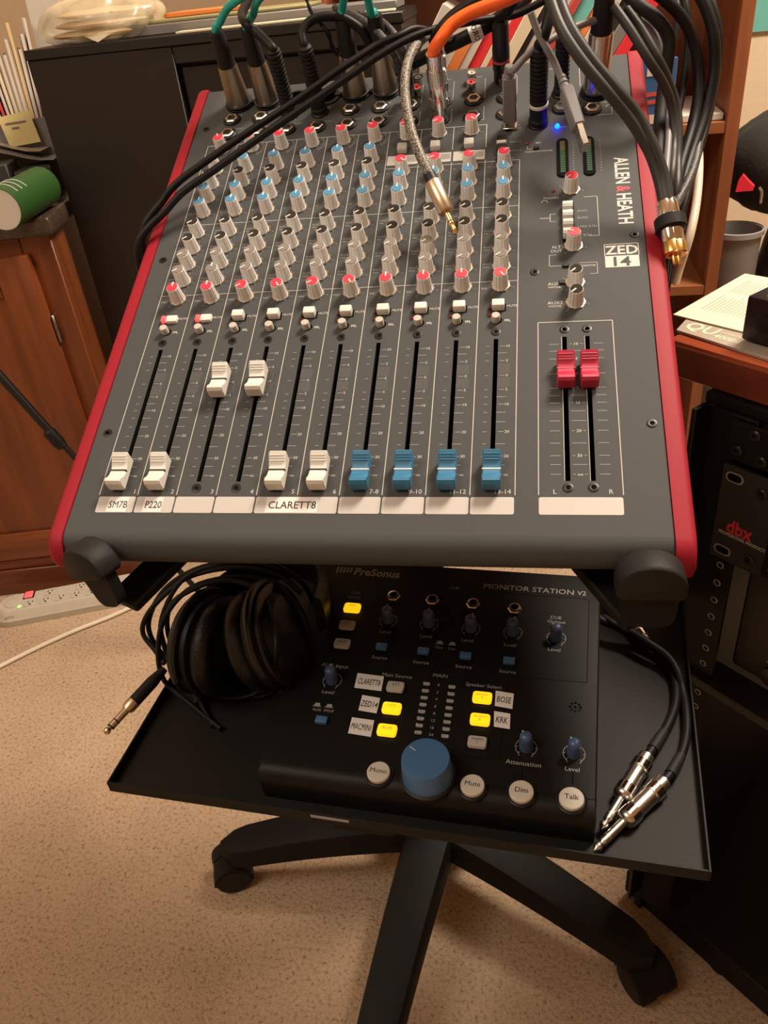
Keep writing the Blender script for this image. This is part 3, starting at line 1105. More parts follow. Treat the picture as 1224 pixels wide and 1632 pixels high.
# ================================================================== rolling stand
HUB = Vec((-115, 632, 0))
stand = thing('rolling_stand', 'black rolling stand on a five-legged castor base, carrying tray and console', 'stand', Mat.Translation(HUB))
T0 = wz(174, 1245, TRAY + 8)
T1 = wz(1130, 1386, TRAY + 8)
tx_ = (T1 - T0).normalized()
tw = (T1 - T0).length
ty_ = Vec((0, 0, 1)).cross(tx_)
FT = frame(Vec((T0.x, T0.y, TRAY)) - HUB, tx_, ty_, Vec((0, 0, 1)))
td = 262.
tray = obj('tray', G().box(0, tw, 0, td, -2.2, -.2, m=None).mesh('tray'), stand, FT)
for nm_, b_ in (('rim', (0, tw, -1.6, 0, -2.2, 8)), ('rim', (0, tw, td, td + 1.6, -2.2, 8)), ('rim', (-1.6, 0, -1.6, td + 1.6, -2.2, 8)), ('rim', (tw, tw + 1.6, -1.6, td + 1.6, -2.2, 8))):
    obj(nm_, G().box(*b_, .3).mesh('tray'), tray)
obj('logo_plate', G().box(159, 187, -1.9, -1.6, 3.4, 6).mesh('grey'), tray)
obj('tray_bracket', G().box(170, 216, 4, 60, -16, -2.2, 1.5).mesh('base'), tray)
obj('tray_arm', G().box(185, 201, 30, 330, -12, -2.4, 1).mesh('base'), tray)
# star base
HT = 128.
legm = None
ang0 = -99.4
for k in range(5):
    A = Mat.Rotation(R(ang0 + 72 * k), 4, 'Z')
    if legm is None:
        lg = G()
        secs = []
        L = 292.
        for i in range(17):
            t = i / 16
            x = 18 + (L - 18) * t
            hw = 31 - 8 * t
            if t > .86:
                hw *= math.sqrt(max(.02, 1 - ((t - .86) / .145) ** 2))
            zt = HT - 10 * t - 36 * t * t
            th = 44 - 14 * t
            secs.append((x, hw, zt, th))
        vs, fs = [], []
        ring = [(-1, -1), (-1, -.25), (-.86, -.06), (-.45, 0), (.45, 0), (.86, -.06), (1, -.25), (1, -1), (.7, -1), (.7, -.5), (-.7, -.5), (-.7, -1)]
        for (x, hw, zt, th) in secs:
            for (p, q) in ring:
                vs.append((x, p * hw, zt + q * th))
        nr = len(ring)
        for i in range(len(secs) - 1):
            for j in range(nr):
                j2 = (j + 1) % nr
                fs.append((i * nr + j, (i + 1) * nr + j, (i + 1) * nr + j2, i * nr + j2))
        fs += [tuple(range(nr - 1, -1, -1)), tuple(range((len(secs) - 1) * nr, len(secs) * nr))]
        legm = lg.add(vs, fs).mesh('base', 40)
        cstem = G().lathe([(5.5, 20), (5.5, 34)], 12).mesh('steel')
        # hooded twin castor
        hood = G()
        out = [(26 * math.cos(R(t)), 26 * math.sin(R(t))) for t in range(0, 181, 15)] + [(-20, -4), (20, -4)]
        hood.prism(out, -6, 6, Mat.Rotation(R(90), 4, 'X'))
        for s_ in (-1, 1):
            for i in range(12):
                t0, t1 = R(15 * i + 5), R(15 * i + 20)
                hood.add([(27 * math.cos(t), s_ * y, 27 * math.sin(t)) for t in (t0, t1) for y in (5, 24)] + [(23 * math.cos(t), s_ * 26, 23 * math.sin(t)) for t in (t0, t1)],
                         [(0, 2, 3, 1), (1, 3, 5, 4)])
        hoodm = hood.mesh('base', 45)
        whm = G().lathe([(20, 7), (24.5, 8.5), (25, 11), (25, 20), (23.5, 23), (14, 24), (0, 24)], 28, Mat.Rotation(R(90), 4, 'X')).mesh('black', 45)
        whm2 = G().lathe([(20, -7), (24.5, -8.5), (25, -11), (25, -20), (23.5, -23), (14, -24), (0, -24)], 28, Mat.Rotation(R(90), 4, 'X')).mesh('black', 45)
    lo = obj('leg', legm, stand, A)
    c = obj('castor', hoodm, stand, A @ Mat.Translation((286, 0, 26)) @ Mat.Rotation(R((-40, 150, 60, 200, 15)[k]), 4, 'Z'))
    obj('wheel', whm, c)
    obj('wheel', whm2, c)
    obj('stem', cstem, c)
obj('hub', G().lathe([(46, HT - 46), (52, HT - 40), (52, HT - 12), (46, HT - 3), (36, HT)], 40).mesh('base'), stand)
obj('column', G().lathe([(25, HT - 2), (25, 330), (18, 331), (18, 772)], 28).mesh('blacks'), stand)
# yoke and arms that hold the console by its front edge
obj('yoke', G().box(-60, 60, -30, 30, 750, 760, 2).mesh('base'), stand)
obj('support_plate', G().box(100, 226, 190, 270, -74, -66.5, 1).mesh('base'), stand, frame(MO - HUB, MU, MV, MN))


def arm(hx_, hy_, yaw, roll, wb):
    p0 = Vec((-20 if hx_ < -100 else 20, 0, 750))
    p1 = Vec((hx_ - HUB.x, hy_ + 6 - HUB.y, CAMH - 328))
    m = aim(p0, p1 - p0)
    a = obj('support_arm', G().box(-13, 13, -4, 4, 0, (p1 - p0).length, 1.5, m).mesh('base'), stand)
    F = Mat.Translation((hx_ - HUB.x, hy_ - HUB.y, CAMH - 326)) @ Mat.Rotation(R(yaw), 4, 'Z') @ Mat.Rotation(R(90), 4, 'X') @ Mat.Rotation(R(roll), 4, 'Z')
    lip = G().prism(arc(wb - 8, 11, 8, 270, 360, 5) + [(16.5, 36), (-16.5, 36)] + arc(-wb + 8, 11, 8, 180, 270, 5), -4, 4, F)
    obj('retaining_lip', lip.mesh('base'), stand)
    dome = arc(15, 30, 4, 270, 360, 4) + [(19 * math.cos(R(t)), 33 + 17 * math.sin(R(t))) for t in range(10, 171, 10)] + arc(-15, 30, 4, 180, 270, 4)
    n_ = len(dome)
    rings = [(.9, -9), (1, -7), (1, 6), (.97, 8), (.88, 9)]
    vs, fs = [], []
    for (s_, z) in rings:
        vs += [(x * s_, 38 + (y - 38) * s_, z) for x, y in dome]
    for k in range(len(rings) - 1):
        for i in range(n_):
            j = (i + 1) % n_
            fs.append((k * n_ + i, k * n_ + j, (k + 1) * n_ + j, (k + 1) * n_ + i))
    fs += [tuple(range(n_ - 1, -1, -1)), tuple(range((len(rings) - 1) * n_, len(rings) * n_))]
    obj('rubber_cap', G().add(vs, fs, F).mesh('rubber', 40), stand)


arm(67, 358, 0, 0, 15)
arm(-261, 362, -24, 20, 12)

# ================================================================== headphones
HC = wz(384, 1026, TRAY + 50)
hbase = Vec((HC.x, HC.y, TRAY))
hp = thing('headphones', 'black closed-back headphones lying on the tray among their own coiled cable', 'headphones', Mat.Translation(hbase))
for s_ in (-1, 1):
    ax = Vec((s_ * .94, .12 - .1 * s_, .20 * s_ + .12)).normalized()
    c0 = HC - hbase + Vec((s_ * 7, 0, s_ * 3 - 2))
    m = aim(c0, ax)
    cup = obj('ear_cup', G().lathe([(37, 17), (41, 19), (41.5, 25), (39, 30), (36, 31), (36, 34), (31, 41), (20, 45), (0, 46)], 40, m).mesh('hp', 30), hp)
    obj('cup_ring', G().lathe([(40, 31.5), (42, 32), (42, 34.5), (38, 35)], 40, m).mesh('blacks'), cup)
    pad = G()
    prof_ = [(21 + 10 * (1 - math.cos(t)), 9 + 9.5 * math.sin(t)) for t in ()]
    ringp = [(32 + 9.5 * math.cos(R(t)), 9 - 9 * math.sin(R(t))) for t in range(-90, 271, 24)]
    vs, fs = [], []
    nn = 36
    for (r_, z_) in ringp:
        for i in range(nn):
            w_ = 1 + .012 * math.sin(i * 7.3 + z_)
            a_ = 2 * math.pi * i / nn
            vs.append((r_ * w_ * math.cos(a_), r_ * w_ * math.sin(a_), z_))
    for k in range(len(ringp) - 1):
        for i in range(nn):
            j = (i + 1) % nn
            fs.append((k * nn + i, k * nn + j, (k + 1) * nn + j, (k + 1) * nn + i))
    obj('ear_pad', G().add(vs, fs, m).mesh('leather', 60), hp)
    obj('driver_cloth', G().lathe([(30, 12), (0, 13)], 30, m).mesh('cloth'), hp)
    yk = [m @ Vec((44 * math.cos(R(t)), 44 * math.sin(R(t)), 27)) for t in range(0, 181, 15)]
    obj('yoke', G().tube(yk, 3.4, 8, 2).mesh('blacks'), hp)
hb = []
for i in range(15):
    t = R(180 * i / 14)
    hb.append(Vec((62 * math.cos(t) + 2, 20 + 100 * math.sin(t), 52 + 14 * math.cos(t) - 12 * math.sin(t))))
bandg = G()
P = smooth_path(hb, 3)
vs, fs = [], []
for i, p in enumerate(P):
    t = (P[min(i + 1, len(P) - 1)] - P[max(i - 1, 0)]).normalized()
    nn_ = t.cross(Vec((0, 0, 1))).normalized()
    for (a_, b_) in ((-4, -17), (-2, -19), (3, -15), (4, 0), (3, 15), (-2, 19), (-4, 17)):
        vs.append(p + nn_ * a_ + Vec((0, 0, b_)))
for i in range(len(P) - 1):
    for j in range(7):
        j2 = (j + 1) % 7
        fs.append((i * 7 + j, i * 7 + j2, (i + 1) * 7 + j2, (i + 1) * 7 + j))
fs += [tuple(range(7)), tuple(range((len(P) - 1) * 7, len(P) * 7))]
obj('headband', G().add(vs, fs).mesh('leather', 50), hp)
tz = lambda x, y, h_: wz(x, y, TRAY + h_) - hbase
loops = [
    [(352, 1162, 3), (300, 1120, 6), (262, 1085, 12), (252, 1040, 40), (262, 985, 70), (300, 940, 88), (352, 922, 93), (410, 922, 93), (452, 945, 88), (484, 985, 70), (487, 1035, 40), (462, 1080, 14), (420, 1108, 6), (360, 1105, 5), (320, 1092, 6), (275, 1060, 15), (243, 1020, 35), (238, 985, 55), (262, 940, 75), (310, 908, 92), (380, 890, 99)],
    [(340, 1158, 3), (322, 1125, 5), (305, 1085, 10), (290, 1060, 20), (268, 1010, 50), (272, 965, 75), (310, 938, 90), (360, 925, 95), (410, 940, 95), (436, 990, 92), (440, 1040, 80), (436, 1075, 40), (420, 1098, 14), (380, 1112, 5), (330, 1106, 5), (285, 1075, 12), (262, 1030, 40), (258, 985, 65), (290, 925, 88), (350, 900, 97), (430, 900, 97), (478, 925, 85), (500, 960, 60)],
    [(262, 1058, 30), (246, 1035, 36), (228, 1010, 46), (232, 985, 58), (255, 955, 72), (300, 920, 88), (370, 905, 97), (440, 915, 93), (480, 945, 76)],
]
for P_ in loops:
    obj('cord', G().tube([tz(*q) for q in P_], 2.2, 8, 5).mesh('cable'), hp)
# its quarter-inch plug
a, b = tz(262, 1066, 26), tz(166, 1170, 12)
ax = b - a
Lp = ax.length
mpl = aim(a, ax)
pl = obj('plug', G().lathe([(3.2, 0), (4, 6), (5.2, 14), (5.2, Lp * .52)], 18, mpl).mesh('black'), hp)
obj('plug_collar', G().lathe([(5.4, Lp * .52), (5.4, Lp * .60), (4.4, Lp * .64)], 18, mpl).mesh('champ'), pl)
obj('plug_shaft', G().lathe([(3.1, Lp * .62), (3.1, Lp * .9)], 16, mpl).mesh('champ'), pl)
obj('plug_ring', G().lathe([(3.2, Lp * .80), (3.2, Lp * .815)], 16, mpl).mesh('black'), pl)
obj('plug_ring', G().lathe([(3.2, Lp * .885), (3.2, Lp * .9)], 16, mpl).mesh('black'), pl)
obj('plug_tip', G().lathe([(2.0, Lp * .9), (2.0, Lp * .92), (3.1, Lp * .945), (2.8, Lp * .97), (0, Lp)], 16, mpl).mesh('champ'), pl)
obj('splitter', G().tube([tz(300, 1050, 20), tz(308, 1085, 10), tz(318, 1120, 5)], 4, 8, 4).mesh('rubber'), hp)

# ================================================================== leads plugged into the console
def lead(name, label, base, group=None):
    return thing(name, label, 'cable', Mat.Translation(Vec(base)), group)


def cord(parent, base, pts, r, material, name='cord', n=9, sub=6, label=None):
    return wpart(name, G().tube(pts, r, n, sub), material, parent, base, label, 60)


def mpl_(P):
    return [mp(*q) for q in P]


def turned(parent, base, o, ax, prof, material, name, n=22, label=None):
    return wpart(name, G().lathe(prof, n, aim(o, ax)), material, parent, base, label, 35)


def xlr(parent, base, u, v=428., h1=35, h2=64, r0=11, r1=8.6, metal='nickel', tilt=0.):
    o = mq(u, v, 2.2)
    ax = MN + MU * tilt
    b = turned(parent, base, o, ax, [(r0, 0), (r0, 2), (r0 - .4, 4), (r1, h1 - 2), (r1 - .6, h1)], metal, 'plug_shell', 28)
    turned(b, base, o, ax, [(r0 + 1, 0), (r0 + 1.2, 1.5), (r0, 2)], 'black', 'plug_base', 28)
    turned(parent, base, o, ax, [(r1 - .8, h1), (r1 - .8, h1 + 1.5), (r1 - 2.4, h2 - 2), (r1 - 2.8, h2), (2.6, h2)], 'rubber', 'strain_relief', 22)
    return o + ax.normalized() * h2


def ribbed(parent, base, u, v, L, r=6.4, rib0=14, material='rubber', collar='chrome', tilt=0., name='plug'):
    o = mq(u, v, 2.4)
    ax = MN + MU * tilt
    pr_ = [(r * 1.12, 0), (r * 1.12, 3), (r, 4), (r, rib0)]
    z = rib0
    while z < L - 5:
        pr_ += [(r, z), (r, z + 1.9), (r * .84, z + 2.2), (r * .84, z + 3.2)]
        z += 3.4
    pr_ += [(r * .9, L - 2), (r * .55, L)]
    b = turned(parent, base, o, ax, pr_, material, name, 20)
    return o + ax.normalized() * L


def straight(parent, base, u, v, L, r, material, ends='steel', name='plug'):
    o = mq(u, v, 2.4)
    b = turned(parent, base, o, MN, [(r * .8, 0), (r * .8, 9), (r, 10), (r, 19), (r * .96, 19.4), (r * .96, 30), (r, 30.4), (r, L - 12), (r * .9, L - 11.6), (r * .9, L), (r * .6, L)], material, name, 24)
    turned(b, base, o, MN, [(r * 1.02, 11), (r * 1.02, 17)], 'steel', 'knurled_ring', 40)
    turned(b, base, o, MN, [(r * 1.03, L - 22), (r * 1.03, L - 13)], 'steel', 'knurled_ring', 40)
    return o + MN * L


# two plus two teal microphone leads with nickel plugs
for u, P, lb in ((18.5, [(350, 36, 72), (362, 14, 82), (388, -6, 92), (440, -40, 100)], 'teal microphone lead in the end microphone socket, beside the red side'),
                 (45.5, [(403, 24, 72), (408, 6, 84), (424, -12, 92), (470, -40, 98)], 'teal microphone lead plugged between the end lead and a ribbed black plug'),
                 (126.5, [(546, 12, 74), (549, -8, 86), (560, -30, 96), (580, -60, 104)], 'teal microphone lead rising behind the two long black leads'),
                 (153.5, [(592, 22, 70), (588, 4, 80), (584, -16, 90), (590, -50, 100)], 'teal microphone lead beside the looped braided audio lead')):
    base = mq(u, 428, 2)
    c = lead('microphone_lead', lb, base, 'teal microphone leads')
    top = xlr(c, base, u)
    cord(c, base, [top - MN * 6, top + MN * 2] + mpl_(P), 3.3, 'teal')
# ribbed jack plugs with black leads
base = mq(69.5, 406, 2)
c = lead('line_lead', 'black lead with a ribbed jack plug bending back over a teal lead', base)
top = ribbed(c, base, 69.5, 406, 58)
cord(c, base, [top - MN * 3, top] + mpl_([(408, 50, 66), (392, 38, 70), (386, 22, 62), (398, -2, 52), (420, -30, 50)]), 4.0, 'cable')
base = mq(96.5, 406, 2)
c = lead('line_lead', 'black lead with a ribbed jack plug that arches to the braided leads', base)
top = ribbed(c, base, 96.5, 406, 58)
cord(c, base, [top - MN * 3, top] + mpl_([(482, 52, 66), (494, 34, 70), (520, 26, 70), (550, 30, 66), (578, 50, 56), (592, 78, 40), (600, 110, 20), (606, 128, 8)]), 3.7, 'cable')
# long pair across the console
h_ = [mq(-36, 236, -78), mq(-34, 246, -22), mq(-31, 262, 5)]
a_ = [(258, 322, 16), (282, 292, 24), (330, 256, 28), (400, 208, 34), (470, 162, 44), (540, 112, 54), (598, 74, 58), (634, 58, 60)]
base = h_[0]
c = lead('audio_lead', 'long black lead crossing the knobs, ending in the loop of grey lead', base, 'long leads across the console')
cord(c, base, h_ + mpl_(a_ + [(660, 46, 58), (686, 52, 48), (700, 74, 36)]), 3.0, 'cable')
h_ = [mq(-36, 222, -78), mq(-34, 232, -22), mq(-31, 248, 5)]
a_ = [(264, 336, 16), (292, 306, 22), (340, 272, 26), (410, 222, 32), (480, 174, 42), (550, 126, 52), (605, 88, 58)]
base = h_[0]
c = lead('audio_lead', 'long black lead crossing the knobs, carrying on under the orange lead', base, 'long leads across the console')
cord(c, base, h_ + mpl_(a_ + [(655, 60, 60), (700, 45, 58), (762, 33, 54), (820, 24, 50), (870, 0, 56)]), 3.0, 'cable')
# braided black leads behind
for P, lb in (([(534, 12, 50), (560, 22, 56), (596, 46, 56), (622, 76, 50), (638, 112, 30), (640, 150, 6)], 'dark braided lead sloping down beside the nickel plugs'),
              ([(570, 22, 46), (600, 30, 52), (626, 52, 52), (646, 86, 40), (654, 130, 14), (655, 152, 4)], 'dark braided lead curving down beneath the white board')):
    base = mp(*P[-1])
    c = lead('braided_lead', lb, base, 'dark braided leads')
    cord(c, base, mpl_(P), 3.1, 'braidk')
# thin twisted black wires
base = mp(560, 110, 10)
c = lead('thin_wire', 'thin twisted black wire pair running down behind the nickel plugs', base)
for d in (0, 4):
    cord(c, base, mpl_([(484 + d, -8, 80), (500 - d, 22, 70), (520 + d, 52, 60), (534 - d, 80, 40), (558 + d, 108, 10)]), 1.2, 'cable', n=6)
# braided lead with a gold mini plug
P = [(720, 60, 40), (702, 52, 46), (676, 60, 52), (656, 84, 56), (646, 120, 56), (647, 165, 54), (656, 210, 50), (670, 248, 44), (684, 278, 38)]
base = mp(727, 371, 20)
c = lead('headphone_extension_lead', 'braided grey lead with a champagne mini plug dangling over the knobs', base)
cord(c, base, mpl_(P), 3.7, 'braid', n=12, sub=8)
p0, p1 = mp(682, 274, 38), mp(727, 372, 18)
ax = p1 - p0
L = ax.length
turned(c, base, p0, ax, [(4.0, 0), (4.6, L * .05), (4.8, L * .18)], 'black', 'strain_relief')
b = turned(c, base, p0, ax, [(5.4, L * .17), (5.9, L * .19), (5.9, L * .64), (5.2, L * .66), (3.0, L * .66)], 'champ', 'plug', 24)
turned(b, base, p0, ax, [(2.2, L * .66), (2.2, L * .84)], 'gold', 'plug_shaft', 16)
turned(b, base, p0, ax, [(2.25, L * .80), (2.25, L * .815)], 'black', 'plug_ring', 16)
turned(b, base, p0, ax, [(2.2, L * .84), (1.4, L * .90), (1.9, L * .93), (1.2, L * .98), (0, L)], 'gold', 'plug_tip', 16)
# orange and black leads in chrome plugs
base = mq(204, 383, 2)
c = lead('orange_lead', 'bright orange lead in a chrome jack plug', base)
top = straight(c, base, 204, 383, 54, 7.4, 'chrome')
cord(c, base, [top - MN * 4, top + MN * 2] + mpl_([(700, 66, 66), (720, 40, 72), (752, 20, 76), (800, 2, 80), (860, -24, 86)]), 5.0, 'orange', n=12)
base = mq(204, 405, 2)
c = lead('printed_black_lead', 'black lead with pale lettering rising behind the orange lead', base)
top = straight(c, base, 204, 405, 52, 6.6, 'chrome')
P = [top - MN * 4, top + MN * 2] + mpl_([(702, 48, 64), (724, 24, 72), (756, 4, 78), (800, -14, 84)])
cord(c, base, P, 4.6, 'cable', n=12)
# wide black lead with a white name band
P = mpl_([(632, 116, 6), (662, 98, 14), (700, 80, 26), (738, 62, 38), (772, 44, 44), (806, 22, 48), (840, -6, 50)])
base = P[0]
c = lead('snake_lead', 'stout black lead with a white lettered band', base)
cord(c, base, P, 5.6, 'cable', n=14, sub=8)
q0, q1 = mp(749, 57, 40.5), mp(768, 47, 43.5)
mb = aim(q0, q1 - q0)
bandL = (q1 - q0).length
bd = turned(c, base, q0, q1 - q0, [(6.3, 0), (6.3, bandL)], 'tag2', 'name_band', 24, 'white band lettered ORO')
vs, fs = text_geo('ORO', .01)
x0, x1 = min(v.x for v in vs), max(v.x for v in vs)
view = mb.inverted() @ CAMP
th0 = math.atan2(view.y, view.x)
tv = []
for v in vs:
    an = th0 - ((v.x - (x0 + x1) / 2) * 6.4) / 6.45
    tv.append(mb @ Vec((6.45 * math.cos(an), 6.45 * math.sin(an), bandL / 2 + (v.y - .35) * 6.4)))
wpart('lettering', G().add(tv, fs), 'inkblack', bd, base)
# dark plugs behind the usb lead
base = mq(254, 428, 2)
c = lead('dark_plug_lead', 'black lead in a smoky plug with a thin red ring, behind the USB lead', base)
o = mq(254, 428, 2)
turned(c, base, o, MN, [(6.6, 0), (6.6, 9), (7.2, 10), (7.2, 28), (6.9, 30), (6.9, 46), (5, 50)], 'blacks', 'plug')
turned(c, base, o, MN, [(7.3, 17), (7.3, 19)], 'redpaper', 'ring')
cord(c, base, [o + MN * 46, o + MN * 52] + mpl_([(806, 20, 60), (822, -4, 70), (850, -40, 84)]), 4.6, 'cable')
# USB lead plugged in, square plug
base = mq(262, 365, 2)
c = lead('usb_lead', 'grey USB lead with its square plug in the console', base)
mm_ = frame(base, MU, MV, MN)
b = wpart('plug', G().box(-5.4, 5.4, -4.6, 4.6, 4, 42, 1.2, mm_), 'pgrey', c, base)
wpart('metal_shell', G().box(-4.2, 4.2, -3.8, 3.8, 0, 5, .3, mm_), 'steel', b, base)
turned(c, base, base + MN * 42, MN, [(4.6, 0), (4.2, 2), (3.4, 2.2), (4.0, 4), (3.3, 4.2), (3.6, 7), (2.8, 8)], 'pgrey', 'strain_relief', 16)
cord(c, base, [base + MN * 46] + mpl_([(818, 112, 54), (832, 96, 58), (852, 78, 62), (872, 66, 64), (900, 50, 64), (936, 36, 62), (976, 27, 58), (1012, 28, 48), (1038, 46, 36), (1054, 84, 22), (1064, 140, 8), (1066, 210, 0), (1060, 290, -2), (1058, 330, -4)]), 2.7, 'pgrey')
# dangling USB plug
p0, p1, p2 = mp(898, 132, 48), mp(922, 205, 34), mp(933, 238, 26)
base = p2
c = lead('usb_lead', 'grey USB lead whose flat plug hangs loose by the meters', base)
cord(c, base, mpl_([(846, 20, 90), (858, 52, 78), (872, 78, 68), (884, 100, 58), (894, 124, 50)]) + [p0], 2.7, 'pgrey')
mm_ = aim(p0, p1 - p0, MN)
Lb = (p1 - p0).length
b = wpart('plug', G().box(-4.4, 4.4, -6.4, 6.4, 6, Lb, 1.4, mm_), 'pgrey', c, base)
turned(c, base, p0, p1 - p0, [(2.8, -6), (3.6, -3), (3.0, -2.6), (4.0, 1), (3.2, 1.4), (4.4, 6)], 'pgrey', 'strain_relief', 16)
wpart('metal_shell', G().box(-2.2, 2.2, -5.6, 5.6, Lb - 1, Lb + (p2 - p1).length, .3, mm_), 'steel', b, base)
# big ribbed plug with a white ring
base = mq(284.6, 366, 2)
j = obj('jack_socket', colm, mixer, Mat.Translation((284.6, 366, 0)))
obj('nut', nutm, j)
obj('opening', holm, j)
c = lead('ringed_lead', 'black lead in a long ribbed plug with a white ring', base)
top = ribbed(c, base, 284.6, 366, 62, 7.0, 19)
turned(c, base, mq(284.6, 366, 2.4), MN, [(7.2, 14), (7.7, 14.6), (7.7, 16.4), (7.2, 17)], 'white', 'ring', 24)
cord(c, base, [top - MN * 4, top] + mpl_([(866, 60, 74), (876, 24, 84), (884, -10, 92), (890, -50, 100)]), 4.4, 'cable')
base = mq(303.5, 404, 2)
c = lead('line_lead', 'black lead in a ribbed plug beside the blue power light', base)
top = ribbed(c, base, 303.5, 404, 50, 6.0, 12)
cord(c, base, [top - MN * 4, top] + mpl_([(898, 20, 62), (894, -10, 72), (896, -50, 84)]), 4.0, 'cable')
# main output plug
base = mq(331, 402, 2)
c = lead('microphone_lead', 'black lead in a tall nickel plug near the red side', base)
top = xlr(c, base, 331, 402, 48, 82, 10.4, 9.4, 'steel', .02)
cord(c, base, [top - MN * 6, top + MN * 2] + mpl_([(966, -30, 96), (985, -70, 110)]), 4.2, 'cable')
# heavy grey pair hanging over the red side, ending in chrome phono plugs
for k, (d, e) in enumerate(((0, 0), (13, 5))):
    P = [(870 + d, -30 - e, 110), (880 + d, 8 - e, 104), (898 + d, 52 - e, 96), (930 + d, 100 - e, 84), (968 + d, 146 - e, 70), (1004 + d, 190 - e, 54), (1034 + d * .8, 240, 38), (1050 + d * .7, 285, 26), (1058 + d * .6, 322, 18)]
    base = mp(1078 + d * .4, 425, 0)
    c = lead('phono_lead', ('heavy grey phono lead lying along the console side of its twin' if k == 0 else 'heavy grey phono lead whose chrome plug leans outwards over the red side'), base, 'grey phono leads')
    cord(c, base, mpl_(P), 4.0, 'gcable', n=12)
    p0, p1 = mp(1058 + d * .6, 318, 18), mp(1072 + d * .6, 400, 4)
    ax = p1 - p0
    L = ax.length
    b = turned(c, base, p0, ax, [(4.4, 0), (5.6, L * .12), (6.0, L * .36), (6.0, L * .8), (5.4, L * .84)], 'chrome', 'plug')
    turned(b, base, p0, ax, [(5.9, L * .84), (6.3, L * .86), (6.3, L * 1.06), (5.4, L * 1.08)], 'gold', 'gold_collar')
    turned(b, base, p0, ax, [(1.7, L * 1.06), (1.7, L * 1.22), (1.0, L * 1.26)], 'gold', 'pin', 12)
    if k == 0:
        qm = aim(mp(1067, 347, 12), ax)
        wpart('rubber_band', G().lathe([(9.5, 0), (10.8, 1), (10.8, 9), (9.5, 10)], 24, qm), 'rubber', c, base)
# hanging bundle right of the console
bund = [
    ([(1030, -20, 70), (1062, 2, 60), (1092, 36, 44), (1110, 86, 24), (1114, 140, 6), (1104, 200, -8), (1086, 262, -14), (1074, 318, -16), (1064, 380, -34), (1052, 462, -70)], 4.4, 'cable', 'black lead forming the inner arc of the hanging bundle'),
    ([(1100, -30, 60), (1124, 10, 48), (1138, 60, 32), (1138, 118, 12), (1124, 180, -6), (1104, 240, -16), (1086, 300, -20), (1072, 370, -36), (1056, 458, -74)], 4.6, 'cable', 'stout black lead forming the outer arc of the hanging bundle'),
    ([(1118, -30, 40), (1136, 10, 30), (1146, 60, 14), (1142, 120, -6), (1128, 190, -20), (1108, 260, -28), (1092, 320, -30), (1076, 380, -44), (1060, 470, -80)], 3.4, 'cable', 'slim black lead at the very outside of the hanging bundle'),
    ([(1086, -20, 50), (1094, 20, 40), (1096, 70, 24), (1090, 130, 8), (1078, 190, -4), (1064, 250, -8), (1058, 310, -8), (1066, 360, -20), (1046, 456, -74)], 3.2, 'cable', 'black lead dropping straight through the middle of the bundle'),
    ([(1076, -20, 40), (1080, 30, 30), (1070, 90, 14), (1060, 150, 2), (1052, 210, -6), (1048, 270, -8), (1054, 330, -14), (1044, 450, -74)], 2.6, 'cable', 'thin black lead hugging the red side'),
    ([(978, 10, 70), (1006, 50, 60), (1034, 96, 46), (1058, 134, 28), (1072, 176, 10), (1074, 230, -4), (1068, 300, -10), (1048, 460, -78)], 3.6, 'gcable', 'grey lead slanting down behind the nickel plug'),
    ([(998, 14, 64), (1024, 50, 54), (1048, 92, 42), (1066, 130, 26), (1080, 180, 8), (1080, 250, -8), (1076, 320, -16), (1050, 466, -80)], 3.4, 'gcable', 'grey lead slanting down under the arched USB lead'),
    ([(990, -20, 60), (1016, 6, 56), (1046, 30, 48), (1066, 62, 34), (1062, 110, 18), (1054, 170, 4), (1050, 240, -6), (1056, 320, -14), (1046, 462, -84)], 5.0, 'rubber', 'stout matt black lead bending over behind the red side'),
]
for P, r_, m_, lb in bund:
    base = mp(*P[-1])
    c = lead('hanging_lead', lb, base, 'leads in the hanging bundle')
    cord(c, base, mpl_(P), r_, m_, n=10, sub=7)
P = [(1116, 196, -14), (1110, 250, -16), (1096, 290, -16), (1080, 320, -14), (1072, 338, -12), (1070, 390, -44), (1054, 474, -84)]
base = mp(*P[-1])
c = lead('hanging_lead', 'dark braided lead swinging out from the bundle', base, 'leads in the hanging bundle')
cord(c, base, mpl_(P), 3.6, 'braidk')
P = [(1110, 200, -30), (1114, 260, -34), (1110, 320, -40), (1100, 372, -46), (1086, 416, -60), (1076, 450, -80)]
base = mp(*P[-1])
c = lead('white_lead', 'white lead hanging outside the black bundle', base)
cord(c, base, mpl_(P), 3.6, 'wcable')

# ================================================================== patch leads on the tray
def trs(parent, base, tip, tail, r=7.0):
    ax = tip - tail
    L = ax.length
    b = turned(parent, base, tail, ax, [(r * .8, 0), (r * .86, .5), (r * .86, L * .08), (r, L * .09), (r, L * .2), (r * .9, L * .21), (r * .9, L * .42), (r, L * .43), (r, L * .55), (r * .84, L * .58), (r * .5, L * .6)], 'steel', 'plug', 24)
    turned(b, base, tail, ax, [(r * 1.02, L * .1), (r * 1.02, L * .19)], 'chrome', 'knurled_ring', 40)
    turned(b, base, tail, ax, [(r * 1.02, L * .44), (r * 1.02, L * .54)], 'chrome', 'knurled_ring', 40)
    turned(b, base, tail, ax, [(3.0, L * .58), (3.0, L * .87)], 'steel', 'plug_shaft', 18)
    turned(b, base, tail, ax, [(3.1, L * .80), (3.1, L * .82)], 'champ', 'plug_ring', 18)
    turned(b, base, tail, ax, [(3.1, L * .87), (1.9, L * .90), (3.1, L * .93), (2.8, L * .96), (0, L)], 'steel', 'plug_tip', 18)


